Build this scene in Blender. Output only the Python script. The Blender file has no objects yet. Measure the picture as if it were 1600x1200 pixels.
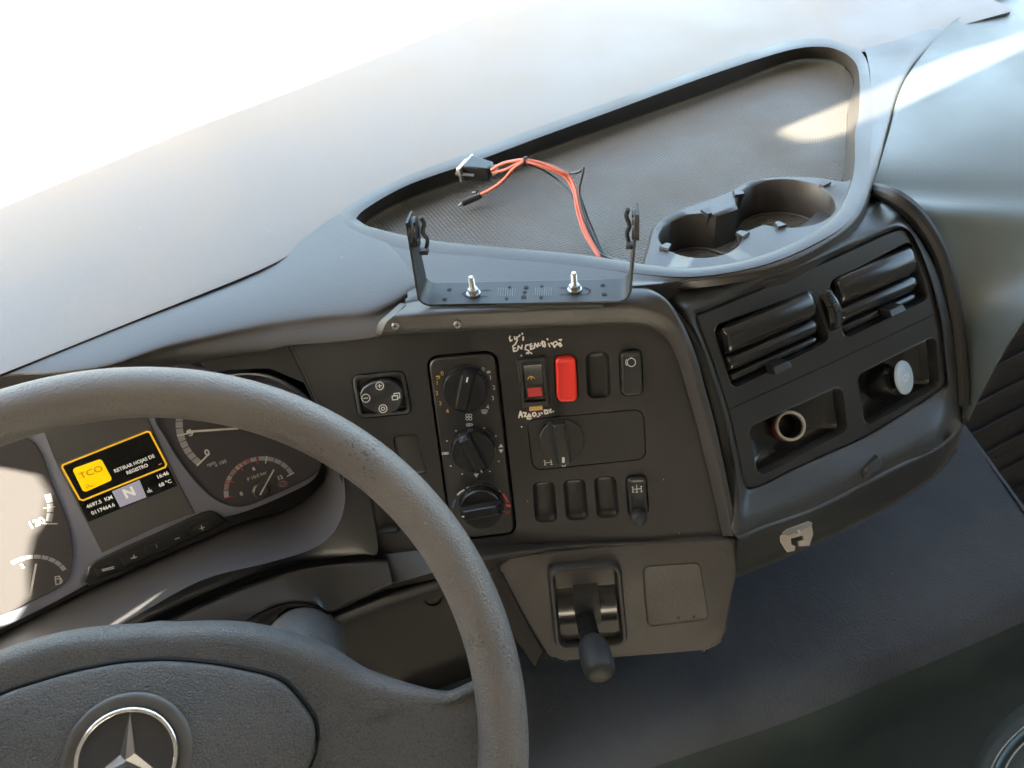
import bpy, bmesh, math, random
from mathutils import Vector as V, Matrix
random.seed(4)
SC = bpy.context.scene
COL = SC.collection
# ---------------------------------------------------------------- camera
FPX = 1200.0                      # focal length in pixels of the 1600 px wide photograph (about 26 mm)
def cam_matrix():
    rx, ry, rz = [math.radians(a) for a in (14.9, -2.8, 5.5)]
    rp = Matrix.Rotation(rz, 3, 'Z') @ Matrix.Rotation(ry, 3, 'Y') @ Matrix.Rotation(rx, 3, 'X')
    u, v, n = facing(27, 25)
    w = Matrix((u, v, n)).transposed()
    return w @ rp.transposed(), w
def facing(e, a):
    """axes of a plate that leans back e degrees and is turned a degrees towards the driver"""
    e, a = math.radians(e), math.radians(a)
    nh = V((-math.sin(a), -math.cos(a), 0)); u = V((math.cos(a), -math.sin(a), 0))
    n = nh * math.cos(e) + V((0, 0, math.sin(e)))
    return u, n.cross(u), n
CM, _ = cam_matrix()
CP = V((0, 0, 1.25))
cam = bpy.data.cameras.new('camera'); camo = bpy.data.objects.new('camera', cam); COL.objects.link(camo)
camo.matrix_world = Matrix.Translation(CP) @ CM.to_4x4()
cam.sensor_width = 36; cam.lens = 36 * FPX / 1600; cam.clip_start = 0.02; cam.clip_end = 3000
cam.dof.use_dof = True; cam.dof.focus_distance = 0.66; cam.dof.aperture_fstop = 13.0
SC.camera = camo
# ---------------------------------------------------------------- light
SUN = V((0.86, 0.26, -0.46)).normalized()      # the way sunlight travels
el = math.asin(-SUN.z); az = math.atan2(-SUN.x, -SUN.y)
wd = bpy.data.worlds.new('World'); SC.world = wd; wd.use_nodes = True
nt = wd.node_tree; nt.nodes.clear()
sky = nt.nodes.new('ShaderNodeTexSky'); sky.sky_type = 'NISHITA'; sky.sun_disc = False
sky.sun_elevation = el; sky.sun_rotation = az; sky.air_density = 1.0; sky.dust_density = 5.0
bg = nt.nodes.new('ShaderNodeBackground'); bg.inputs[1].default_value = 0.15
wo = nt.nodes.new('ShaderNodeOutputWorld'); nt.links.new(sky.outputs[0], bg.inputs[0]); nt.links.new(bg.outputs[0], wo.inputs[0])
sl = bpy.data.lights.new('sun', 'SUN'); sl.energy = 5.0; sl.angle = math.radians(0.5); sl.color = (1.0, 0.93, 0.82)
so = bpy.data.objects.new('sun', sl); COL.objects.link(so)
so.rotation_euler = SUN.to_track_quat('-Z', 'Y').to_euler()
SC.view_settings.view_transform = 'Standard'; SC.view_settings.look = 'None'
SC.view_settings.exposure = 4.03; SC.view_settings.gamma = 1.0
SC.view_settings.use_white_balance = True; SC.view_settings.white_balance_temperature = 7300; SC.view_settings.white_balance_tint = 4
SC.cycles.max_bounces = 10; SC.cycles.diffuse_bounces = 5; SC.cycles.glossy_bounces = 4; SC.cycles.transparent_max_bounces = 12
SC.cycles.use_denoising = True; SC.cycles.sample_clamp_indirect = 6
# ---------------------------------------------------------------- geometry helpers
def ray(px, py): return CM @ V(((px - 800) / FPX, -(py - 600) / FPX, -1.0))
def hit(px, py, p0, n):
    d = ray(px, py); return CP + d * ((p0 - CP).dot(n) / d.dot(n))
def Z(px, py, z): return hit(px, py, V((0, 0, z)), V((0, 0, 1)))
def Yp(px, py, y): return hit(px, py, V((0, y, 0)), V((0, 1, 0)))
def Xp(px, py, x): return hit(px, py, V((x, 0, 0)), V((1, 0, 0)))
class Frame:
    def __init__(s, o, e=None, a=None, axes=None):
        s.o = o; s.u, s.v, s.n = axes if axes else facing(e, a)
    def at(s, px, py, off=0.0): return hit(px, py, s.o + s.n * off, s.n)
    def ab(s, px, py, off=0.0):
        q = s.at(px, py, off) - s.o; return (q.dot(s.u), q.dot(s.v))
    def P(s, a, b, c=0.0): return s.o + s.u * a + s.v * b + s.n * c
    def poly(s, pts, off=0.0): return [s.ab(x, y, off) for x, y in pts]
FP = Frame(CP + ray(850, 690) * 0.70, 27, 25)            # centre panel plate
_pv = FP.at(1120, 640); FV = Frame(_pv, 30, 0)            # vent pod, faces straight back
FC = Frame(CP + ray(180, 745) * 0.75, 22, 0)             # instrument cluster
FL = Frame(FP.at(585, 800, 0.004), 27, 4)                # lower fascia left of the centre panel
FW = Frame(V((-0.1646, 0.2897, 0.8005)), 50.06, 0)       # steering wheel
FE = Frame(FP.at(1000, 846, 0.006), 20, 25)              # lever console
def orient(p):
    s = sum(p[i][0] * p[(i + 1) % len(p)][1] - p[(i + 1) % len(p)][0] * p[i][1] for i in range(len(p)))
    return p if s > 0 else p[::-1]
def rnd(p, r, seg=5):
    """round the corners of a polygon; r is one radius or one per corner"""
    out = []; n = len(p); rs = r if isinstance(r, (list, tuple)) else [r] * n
    for i in range(n):
        a, b, c = V(p[i - 1]), V(p[i]), V(p[(i + 1) % n]); ri = rs[i]
        d1 = (a - b); d2 = (c - b); l1, l2 = d1.length, d2.length
        if ri <= 0: out.append(tuple(b)); continue
        d1.normalize(); d2.normalize()
        ang = d1.angle(d2)
        if ang > 3.05: out.append(tuple(b)); continue
        t = min(ri / math.tan(ang / 2), 0.48 * l1, 0.48 * l2); rr = t * math.tan(ang / 2)
        cen = b + (d1 + d2).normalized() * (rr / math.sin(ang / 2))
        s, e = b + d1 * t - cen, b + d2 * t - cen
        a0 = math.atan2(s.y, s.x); da = math.atan2(e.y, e.x) - a0
        while da > math.pi: da -= 2 * math.pi
        while da < -math.pi: da += 2 * math.pi
        for k in range(seg + 1):
            q = a0 + da * k / seg; out.append((cen.x + rr * math.cos(q), cen.y + rr * math.sin(q)))
    return out
def inset(p, d):
    if d == 0: return p
    n = len(p); out = []
    for i in range(n):
        a, b, c = V(p[i - 1]), V(p[i]), V(p[(i + 1) % n])
        e1, e2 = (b - a), (c - b)
        if e1.length < 1e-9 or e2.length < 1e-9: out.append(tuple(b)); continue
        e1.normalize(); e2.normalize()
        n1, n2 = V((-e1.y, e1.x)), V((-e2.y, e2.x)); m = n1 + n2
        if m.length < 1e-6: out.append(tuple(b)); continue
        m.normalize(); k = d / max(0.5, m.dot(n1)); out.append((b.x + m.x * k, b.y + m.y * k))
    return out
def circ(c, r, n=32, r2=None, rot=0.0):
    r2 = r2 or r; o = []
    for i in range(n):
        t = 2 * math.pi * i / n; x, y = r * math.cos(t), r2 * math.sin(t)
        o.append((c[0] + x * math.cos(rot) - y * math.sin(rot), c[1] + x * math.sin(rot) + y * math.cos(rot)))
    return o
def cr(p0, p1, p2, p3, t):
    t2, t3 = t * t, t * t * t
    return (p0 * (-t3 + 2 * t2 - t) + p1 * (3 * t3 - 5 * t2 + 2) + p2 * (-3 * t3 + 4 * t2 + t) + p3 * (t3 - t2)) * 0.5
def spline(pts, sub, closed=False):
    pts = [V(p) for p in pts]; n = len(pts); out = []
    for i in range(n if closed else n - 1):
        g = (lambda k: pts[k % n]) if closed else (lambda k: pts[max(0, min(n - 1, k))])
        for j in range(sub): out.append(cr(g(i - 1), g(i), g(i + 1), g(i + 2), j / sub))
    if not closed: out.append(pts[-1].copy())
    return out
class MB:
    """collects geometry (world coordinates) for one mesh"""
    def __init__(s): s.v = []; s.f = []
    def add(s, vs, fs):
        b = len(s.v); s.v += [tuple(p) for p in vs]; s.f += [tuple(i + b for i in f) for f in fs]; return s
    def grid(s, rows, closed=False):
        m = len(rows[0]); vs = [p for r in rows for p in r]; fs = []
        for i in range(len(rows) - 1):
            for j in range(m if closed else m - 1):
                k = (j + 1) % m; fs.append((i * m + j, i * m + k, (i + 1) * m + k, (i + 1) * m + j))
        return s.add(vs, fs)
    def loft(s, rows, su=6, sv=4, closed=False, lin=False):
        rr = [spline(r, su, closed) for r in rows]
        if not lin:
            cols = [spline([r[j] for r in rr], sv) for j in range(len(rr[0]))]
            rr = [[c[i] for c in cols] for i in range(len(cols[0]))]
        return s.grid(rr, closed)
    def fill(s, F, loops, off=0.0):
        """flat plate with holes"""
        bm = bmesh.new(); ed = []
        for lp in loops:
            vs = [bm.verts.new(F.P(a, b, off)) for a, b in lp]
            ed += [bm.edges.new((vs[i], vs[(i + 1) % len(vs)])) for i in range(len(vs))]
        bmesh.ops.triangle_fill(bm, use_beauty=True, use_dissolve=False, edges=ed)
        bm.verts.index_update()
        s.add([v.co.copy() for v in bm.verts], [[v.index for v in f.verts] for f in bm.faces]); bm.free(); return s
    def stack(s, F, poly, rings, top=True, bottom=False, scale=None):
        poly = orient(poly); rows = []
        for r in rings:
            ins, off = r[0], r[1]
            p = inset(poly, ins)
            if len(r) > 2:
                cx = sum(q[0] for q in p) / len(p); cy = sum(q[1] for q in p) / len(p)
                p = [(cx + (x - cx) * r[2], cy + (y - cy) * r[2]) for x, y in p]
            rows.append((p, off))
        s.grid([[F.P(a, b, off) for a, b in p] for p, off in rows], True)
        if top: s.fill(F, [rows[-1][0]], rows[-1][1])
        if bottom: s.fill(F, [rows[0][0]], rows[0][1])
        return s
    def tube(s, path, r, n=8, closed=False, cap=True, sub=0):
        if sub: path = spline(path, sub, closed)
        path = [V(p) for p in path]; m = len(path); rows = []
        ref = None
        for i, p in enumerate(path):
            a = path[(i - 1) % m] if (closed or i) else p; b = path[(i + 1) % m] if (closed or i < m - 1) else p
            t = (b - a).normalized()
            if ref is None: ref = t.orthogonal().normalized()
            ref = (ref - t * ref.dot(t)).normalized(); w = t.cross(ref)
            rad = r[i] if isinstance(r, (list, tuple)) else (r(i / max(1, m - 1)) if callable(r) else r)
            rows.append([p + ref * math.cos(2 * math.pi * k / n) * rad + w * math.sin(2 * math.pi * k / n) * rad for k in range(n)])
        if closed: rows.append(rows[0])
        b0 = len(s.v); s.grid(rows, True)
        if cap and not closed:
            s.f.append(tuple(range(b0, b0 + n))); e = b0 + (len(rows) - 1) * n; s.f.append(tuple(range(e, e + n)))
        return s
    def ribbon(s, F, line, w, off):
        """flat stroke lying on a frame; line is 2-D"""
        for i in range(len(line) - 1):
            a, b = V(line[i]), V(line[i + 1]); d = b - a
            if d.length < 1e-7: continue
            d.normalize(); q = V((-d.y, d.x)) * w / 2; a = a - d * w * .3; b = b + d * w * .3
            s.add([F.P(*p, off + 0.00002 * (i % 3)) for p in (a - q, b - q, b + q, a + q)], [(0, 1, 2, 3)])
        return s
    def box(s, F, a0, a1, b0, b1, c0, c1):
        vs = [F.P(a, b, c) for c in (c0, c1) for b in (b0, b1) for a in (a0, a1)]
        return s.add(vs, [(0, 1, 3, 2), (4, 5, 7, 6), (0, 1, 5, 4), (2, 3, 7, 6), (0, 2, 6, 4), (1, 3, 7, 5)])
    def hull(s, pts):
        bm = bmesh.new(); [bm.verts.new(p) for p in pts]; bmesh.ops.convex_hull(bm, input=bm.verts)
        bm.verts.index_update(); s.add([v.co.copy() for v in bm.verts], [[v.index for v in f.verts] for f in bm.faces]); bm.free(); return s
    def lathe(s, F, c, prof, n=40, rx=1.0, cap=True):
        """prof = (radius, height) list about the frame normal at c"""
        rows = [[F.P(c[0] + r * rx * math.cos(2 * math.pi * k / n), c[1] + r * math.sin(2 * math.pi * k / n), h) for k in range(n)] for r, h in prof]
        b0 = len(s.v); s.grid(rows, True)
        if cap: e = b0 + (len(rows) - 1) * n; s.f.append(tuple(range(e, e + n)))
        return s
def obj(name, mb, mat, parent=None, sharp=35, bevel=0, subdiv=0, thick=0, label=None, kind=None):
    me = bpy.data.meshes.new(name); off = ROOT.get(parent.name, V((0, 0, 0))) if parent else V((0, 0, 0))
    me.from_pydata([tuple(V(p) - off) for p in mb.v], [], mb.f); me.validate()
    bm = bmesh.new(); bm.from_mesh(me); bmesh.ops.remove_doubles(bm, verts=bm.verts, dist=1e-6)
    bmesh.ops.recalc_face_normals(bm, faces=bm.faces); bm.to_mesh(me); bm.free()
    for p in me.polygons: p.use_smooth = True
    me.set_sharp_from_angle(angle=math.radians(sharp))
    me.materials.append(mat); o = bpy.data.objects.new(name, me); COL.objects.link(o)
    if thick:
        m = o.modifiers.new('t', 'SOLIDIFY'); m.thickness = thick; m.offset = -1
    if bevel:
        m = o.modifiers.new('b', 'BEVEL'); m.width = bevel; m.segments = 2; m.limit_method = 'ANGLE'; m.angle_limit = math.radians(40)
    if subdiv:
        m = o.modifiers.new('s', 'SUBSURF'); m.levels = subdiv; m.render_levels = subdiv
    if parent: o.parent = parent; ROOT[o.name] = off
    if label: o['label'] = label
    if kind: o['kind'] = kind
    return o
ROOT = {}
def thing(name, label, cat, loc=(0, 0, 0), group=None):
    o = bpy.data.objects.new(name, None); COL.objects.link(o); o.location = loc; o.empty_display_size = 0.02
    o['label'] = label; o['category'] = cat; ROOT[o.name] = V(loc)
    if group: o['group'] = group
    return o
def tag(o, label, cat, group=None):
    o['label'] = label; o['category'] = cat
    if group: o['group'] = group
    return o
# ---------------------------------------------------------------- materials
def mat(name, col, rough=0.5, metal=0.0, spec=0.5, coat=0.0, grain=None, gcol=None, scratch=0.0, emit=None, dist=0.0006):
    """grain = list of (kind, scale, strength); gcol = second colour mixed in by slow noise"""
    m = bpy.data.materials.new(name); m.use_nodes = True; n = m.node_tree.nodes; l = m.node_tree.links
    b = n['Principled BSDF']; b.inputs['Base Color'].default_value = (*col, 1); b.inputs['Roughness'].default_value = rough
    b.inputs['Metallic'].default_value = metal; b.inputs['Specular IOR Level'].default_value = spec
    b.inputs['Coat Weight'].default_value = coat; b.inputs['Coat Roughness'].default_value = 0.08
    tc = n.new('ShaderNodeTexCoord')
    if emit:
        b.inputs['Emission Color'].default_value = (*emit[0], 1); b.inputs['Emission Strength'].default_value = emit[1]
    if gcol:
        a = n.new('ShaderNodeTexNoise'); a.inputs['Scale'].default_value = 9; a.inputs['Detail'].default_value = 7; l.new(tc.outputs['Object'], a.inputs[0])
        r = n.new('ShaderNodeMapRange'); r.inputs[1].default_value = .35; r.inputs[2].default_value = .68; l.new(a.outputs[0], r.inputs[0])
        x = n.new('ShaderNodeMix'); x.data_type = 'RGBA'; x.inputs[6].default_value = (*col, 1); x.inputs[7].default_value = (*gcol, 1)
        l.new(r.outputs[0], x.inputs[0])
        # dust specks
        v = n.new('ShaderNodeTexVoronoi'); v.inputs['Scale'].default_value = 60; v.feature = 'F1'; l.new(tc.outputs['Object'], v.inputs[0])
        cp = n.new('ShaderNodeMath'); cp.operation = 'LESS_THAN'; cp.inputs[1].default_value = 0.035; l.new(v.outputs['Distance'], cp.inputs[0])
        sp = n.new('ShaderNodeSeparateColor'); l.new(v.outputs['Color'], sp.inputs[0])
        gt = n.new('ShaderNodeMath'); gt.operation = 'GREATER_THAN'; gt.inputs[1].default_value = 0.9; l.new(sp.outputs[0], gt.inputs[0])
        mu = n.new('ShaderNodeMath'); mu.operation = 'MULTIPLY'; l.new(cp.outputs[0], mu.inputs[0]); l.new(gt.outputs[0], mu.inputs[1])
        x2 = n.new('ShaderNodeMix'); x2.data_type = 'RGBA'; l.new(x.outputs[2], x2.inputs[6]); x2.inputs[7].default_value = (.32, .3, .27, 1); l.new(mu.outputs[0], x2.inputs[0])
        l.new(x2.outputs[2], b.inputs['Base Color'])
        rr = n.new('ShaderNodeMapRange'); rr.inputs[1].default_value = .3; rr.inputs[2].default_value = .7; rr.inputs[3].default_value = rough * .78; rr.inputs[4].default_value = min(1, rough * 1.3); l.new(a.outputs[0], rr.inputs[0]); l.new(rr.outputs[0], b.inputs['Roughness'])
    prev = None; base_out = None
    for g in (grain or []):
        kind, sc, st = g
        if kind == 'noise':
            t = n.new('ShaderNodeTexNoise'); t.inputs['Scale'].default_value = sc; t.inputs['Detail'].default_value = 4; out = t.outputs[0]
        elif kind == 'leather':
            t = n.new('ShaderNodeTexVoronoi'); t.feature = 'DISTANCE_TO_EDGE'; t.inputs['Scale'].default_value = sc
            q = n.new('ShaderNodeMapRange'); q.inputs[1].default_value = 0; q.inputs[2].default_value = .16; l.new(t.outputs[0], q.inputs[0]); out = q.outputs[0]
        elif kind == 'dots':
            t = n.new('ShaderNodeTexVoronoi'); t.voronoi_dimensions = '2D'; t.inputs['Randomness'].default_value = 0; t.inputs['Scale'].default_value = sc
            q = n.new('ShaderNodeMapRange'); q.inputs[1].default_value = .2; q.inputs[2].default_value = .45; q.inputs[3].default_value = 1; q.inputs[4].default_value = 0; l.new(t.outputs[0], q.inputs[0]); out = q.outputs[0]
        elif kind == 'pits':
            t = n.new('ShaderNodeTexVoronoi'); t.inputs['Scale'].default_value = sc
            w = n.new('ShaderNodeTexNoise'); w.inputs['Scale'].default_value = 28; l.new(tc.outputs['Object'], w.inputs[0])
            k = n.new('ShaderNodeMapRange'); k.inputs[1].default_value = .48; k.inputs[2].default_value = .7; k.inputs[3].default_value = .0; k.inputs[4].default_value = .38; l.new(w.outputs[0], k.inputs[0])
            q = n.new('ShaderNodeMath'); q.operation = 'GREATER_THAN'; l.new(t.outputs[0], q.inputs[0]); l.new(k.outputs[0], q.inputs[1]); out = q.outputs[0]
        l.new(tc.outputs['Object'], t.inputs[0])
        if kind in ('pits', 'leather'):      # darker base colour in the pits and grain lines
            src = b.inputs['Base Color'].links[0].from_socket
            gm = n.new('ShaderNodeMix'); gm.data_type = 'RGBA'; gm.blend_type = 'MULTIPLY'; gm.inputs[0].default_value = 1.0
            gr = n.new('ShaderNodeMapRange'); gr.inputs[3].default_value = .62; l.new(out, gr.inputs[0])
            gc = n.new('ShaderNodeCombineColor'); [l.new(gr.outputs[0], gc.inputs[i]) for i in range(3)]
            l.new(src, gm.inputs[6]); l.new(gc.outputs[0], gm.inputs[7]); l.new(gm.outputs[2], b.inputs['Base Color'])
        bp = n.new('ShaderNodeBump'); bp.inputs['Strength'].default_value = st; bp.inputs['Distance'].default_value = dist
        l.new(out, bp.inputs['Height'])
        if prev: l.new(prev.outputs[0], bp.inputs['Normal'])
        prev = bp
    if prev: l.new(prev.outputs[0], b.inputs['Normal'])
    return m
GR = [('noise', 900, .35), ('noise', 260, .15)]
M_DASH = mat('dash_plastic', (.036, .033, .031), .38, grain=GR, gcol=(.046, .042, .039))
M_POD = mat('pod_plastic', (.027, .028, .028), .38, grain=GR, gcol=(.033, .034, .034))
M_SIDE = mat('side_plastic', (.085, .102, .102), .44, grain=GR, gcol=(.10, .12, .12))
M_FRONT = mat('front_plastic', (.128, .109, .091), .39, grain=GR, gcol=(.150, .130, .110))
M_PANEL = mat('panel_plastic', (.018, .017, .0165), .38, grain=[('noise', 1200, .12)], gcol=(.024, .0225, .0215))
M_POCKET = mat('pocket_plastic', (.015, .0145, .014), .42, grain=[('noise', 1200, .12)])
M_GLOSS = mat('black_gloss', (.010, .010, .010), .22, gcol=(.013, .013, .013), spec=.55)
M_GLOSS2 = mat('black_satin', (.019, .020, .021), .33, gcol=(.024, .025, .026))
M_GAP = mat('gap_black', (.004, .004, .004), .8)
M_RUB = mat('rubber', (.016, .015, .015), .6)
M_TRAY = mat('tray_rubber', (.066, .059, .051), .6, grain=[('dots', 240, .8)], gcol=(.078, .070, .061), dist=.0012)
M_WHEEL = mat('wheel_skin', (.098, .096, .095), .42, grain=[('leather', 470, .6), ('noise', 900, .3)], gcol=(.125, .12, .117), dist=.0011)
M_RIM = mat('rim_skin', (.135, .121, .110), .38, grain=[('pits', 330, 1.0), ('noise', 600, .7)], gcol=(.165, .148, .135), dist=.0014)
M_TUN = mat('tunnel_vinyl', (.052, .060, .074), .6, grain=[('noise', 380, 1.0), ('noise', 45, .8)], gcol=(.088, .099, .116), dist=.002)
M_DARK = mat('dark_plastic', (.018, .017, .016), .6, grain=GR)
M_LOWER = mat('lower_plastic', (.040, .035, .032), .48, grain=[('noise', 700, .6)], gcol=(.042, .038, .035))
M_CLU = mat('cluster_trim', (.24, .25, .32), .5, grain=[('noise', 900, .15)])
M_CLUD = mat('cluster_dark', (.100, .098, .100), .42, grain=[('noise', 900, .1)])
M_BOWL = mat('binnacle_grey', (.060, .059, .064), .42, grain=[('noise', 900, .1)])
M_DIAL = mat('dial_face', (.072, .068, .073), .34)
M_STEEL = mat('bracket_black', (.013, .014, .015), .5, spec=.5, gcol=(.018, .019, .02))
M_ZINC = mat('zinc', (.45, .44, .42), .4, metal=1)
M_CHROME = mat('chrome', (.80, .80, .80), .12, metal=1)
M_TAN = mat('socket_ring', (.42, .37, .31), .45, metal=.3)
M_ORG = mat('orange_plastic', (.26, .06, .03), .5)
M_CAP = mat('cap_plastic', (.36, .44, .50), .45, spec=.4)
M_RED = mat('red_plastic', (.70, .030, .022), .28, coat=.3)
M_REDL = mat('red_lens', (.42, .03, .03), .3, coat=.4)
M_WHITE = mat('white_print', (.72, .70, .66), .6)
M_GREY = mat('grey_print', (.38, .38, .42), .6)
M_LGREY = mat('pale_print', (.55, .55, .55), .6)
M_ORP = mat('orange_print', (.60, .34, .06), .6)
M_REDP = mat('red_print', (.50, .05, .05), .6)
M_PINK = mat('pink_print', (.36, .20, .22), .6)
M_BLUP = mat('blue_print', (.05, .14, .26), .6)
M_PAINT = mat('correction_fluid', (.78, .74, .70), .7)
M_YEL = mat('yellow_label', (.75, .50, .20), .6)
M_WRED = mat('red_wire', (.40, .085, .05), .42)
M_WPNK = mat('pink_wire', (.50, .09, .10), .42)
M_WBLK = mat('black_wire', (.012, .013, .015), .4)
M_SCR = mat('screen_black', (.012, .012, .010), .25)
M_SCRY = mat('screen_yellow', (.45, .26, .005), .4, emit=((1, .62, .01), .055))
M_SCRO = mat('screen_amber', (.6, .33, .02), .4, emit=((1, .55, .04), .035))
M_SCRW = mat('screen_white', (.4, .38, .37), .4, emit=((1, .95, .92), .03))
M_SCRN = mat('screen_lilac', (.16, .155, .20), .4, emit=((.75, .72, .95), .02))
M_TUN_SHADED = mat('tunnel_shaded_slope', (.032, .047, .048), .62, grain=[('noise', 500, .8)], gcol=(.045, .066, .067))  # tunnel vinyl again, with the slope's shade put into a darker colour
M_SEAT = mat('seat_cloth', (.028, .032, .028), .8, grain=[('noise', 600, .6)])
M_STITCH = mat('stitch', (.36, .34, .30), .7)
M_CAB = mat('cab_lining', (.21, .19, .172), .8, gcol=(.25, .225, .20))
M_GROUND = mat('pale_concrete', (.50, .48, .44), .9, gcol=(.56, .54, .5))
def glass(name, refl=.04):
    m = bpy.data.materials.new(name); m.use_nodes = True; n = m.node_tree.nodes; l = m.node_tree.links; n.clear()
    o = n.new('ShaderNodeOutputMaterial'); a = n.new('ShaderNodeBsdfTransparent'); a.inputs[0].default_value = (.93, .96, .95, 1)
    g = n.new('ShaderNodeBsdfGlossy'); g.inputs['Roughness'].default_value = .02; f = n.new('ShaderNodeFresnel'); f.inputs[0].default_value = 1.25
    x = n.new('ShaderNodeMixShader'); x.inputs[0].default_value = refl; l.new(a.outputs[0], x.inputs[1]); l.new(g.outputs[0], x.inputs[2]); l.new(x.outputs[0], o.inputs[0]); return m
M_GLASS = glass('window_glass')
# ---------------------------------------------------------------- print helpers
def text(F, s, px, py, size, m, parent, off=.0006, rot=0.0, name='lettering', sx=1.0, thick=0.0):
    cu = bpy.data.curves.new('t', 'FONT'); cu.body = s; cu.size = size; cu.align_x = 'CENTER'; cu.align_y = 'CENTER'; cu.resolution_u = 3
    cu.offset = thick
    t = bpy.data.objects.new('t', cu); COL.objects.link(t); bpy.context.view_layer.update()
    me = bpy.data.meshes.new_from_object(t); bpy.data.objects.remove(t)
    a, b = F.ab(px, py, off); c, d = math.cos(rot), math.sin(rot); mb = MB()
    mb.add([F.P(a + (v.co.x * sx * c - v.co.y * d), b + (v.co.x * sx * d + v.co.y * c), off) for v in me.vertices], [tuple(p.vertices) for p in me.polygons])
    return obj(name, mb, m, parent)
def strokes(F, lines, w, m, parent, off=.0006, name='symbol', org=(0, 0), k=1.0):
    """lines given in zoomed pixels: photo px = org + p / k ; w in photo pixels"""
    mb = MB(); sc = 0.7 / FPX
    for ln in lines:
        pts = [F.ab(org[0] + x / k, org[1] + y / k, off) for x, y in ln]
        mb.ribbon(F, pts, w * sc, off)
    return obj(name, mb, m, parent)
def ring_line(cx, cy, r, n=20, a0=0, a1=360, ry=None):
    ry = ry or r
    return [(cx + r * math.cos(math.radians(a0 + (a1 - a0) * i / n)), cy - ry * math.sin(math.radians(a0 + (a1 - a0) * i / n))) for i in range(n + 1)]
# ================================================================ DASHBOARD SHELL
ZT = .860
dash = thing('dashboard', 'dark grey moulded truck dashboard that carries the switches, gauges and air vents', 'dashboard', (0.2, .6, 0))
Zs = lambda L, z=None: [Z(p[0], p[1], p[2] if len(p) > 2 else z) for p in L]
# top cover left of the tray, from the windscreen seam to the rounded edge over the gauges
FU = [(0, 596), (180, 590), (280, 570), (400, 551), (452, 540), (520, 535), (580, 529), (600, 522), (642, 500)]
r_low = [Z(-160, 640, .83), Z(0, 612, .828)] + [FP.at(x, y, .002) if x > 300 else Z(x, y, .83) for x, y in FU[1:]]
r_in = [p + V((0, .05, .004)) for p in r_low]
seam = [(-160, 630), (0, 572), (100, 532), (200, 492), (300, 452), (400, 412), (470, 376), (515, 343), (545, 336), (601, 374)]
mid1 = [(-160, 634), (0, 582), (100, 548), (200, 517), (300, 488), (400, 462), (480, 440), (545, 425), (600, 425), (648, 430)]
crest = [(-160, 638), (0, 590), (90, 580), (180, 563), (280, 531), (400, 503), (470, 490), (520, 484), (590, 476), (646, 452)]
cr2 = [(-160, 639), (0, 596), (90, 586), (180, 573), (280, 546), (400, 521), (470, 510), (520, 503), (585, 497), (640, 470)]
top = MB()
top.loft([Zs(seam, ZT), Zs(mid1, ZT + .001), Zs(crest, ZT - .001), Zs(cr2, ZT - .007), r_low, r_in], su=5, sv=5)
obj('top_cover', top, M_DASH, dash, sharp=60)
# front cover under the windscreen
seamF = [(-260, 668), (-120, 617), (0, 571), (200, 491), (400, 411), (470, 372), (540, 322), (640, 271), (740, 234), (850, 193), (960, 154), (1110, 100), (1230, 63), (1290, 58), (1345, 73), (1440, 50), (1580, 13)]
baseF = [(-420, 490), (-220, 410), (0, 330), (140, 275), (300, 215), (430, 165), (560, 115), (700, 62), (860, 0), (960, -38), (1060, -76), (1160, -112), (1250, -140), (1330, -130), (1420, -100), (1520, -70), (1640, -40)]
s0 = [Z(x, y, ZT + (.004 if x < 420 else .0008)) for x, y in seamF]; b0 = [p + V((0, .34, .02)) for p in Zs(baseF, .905)]
s0 = [s0[0] + V((-.36, -.02, 0))] + s0; b0 = [b0[0] + V((-.30, -.03, 0))] + b0
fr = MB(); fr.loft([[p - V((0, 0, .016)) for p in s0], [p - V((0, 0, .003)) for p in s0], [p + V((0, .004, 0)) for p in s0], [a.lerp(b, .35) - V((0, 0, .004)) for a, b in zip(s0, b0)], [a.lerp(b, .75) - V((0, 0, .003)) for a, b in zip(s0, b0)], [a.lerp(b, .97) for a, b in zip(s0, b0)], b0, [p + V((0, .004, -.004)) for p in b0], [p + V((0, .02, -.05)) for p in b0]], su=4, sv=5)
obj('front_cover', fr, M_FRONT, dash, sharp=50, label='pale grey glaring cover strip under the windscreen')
# dark layer under the seams so that no joint shows daylight
un = MB(); un.grid([[V((-.22, .72, .812)), V((.30, .70, .812)), V((1.3, .60, .812))], [V((-.22, .92, .812)), V((.30, 1.0, .812)), V((1.3, 1.0, .812))]])
un.grid([[V((.16, .62, .818)), V((.45, .50, .812)), V((1.0, .5, .812))], [V((-.1, .74, .812)), V((.30, .74, .812)), V((1.3, .74, .812))]])
un.grid([[V((x, .74, z)) for x in (-.5, 1.3)] for z in (.30, .812)])
obj('inner_carcass', un, M_GAP, dash)
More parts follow.
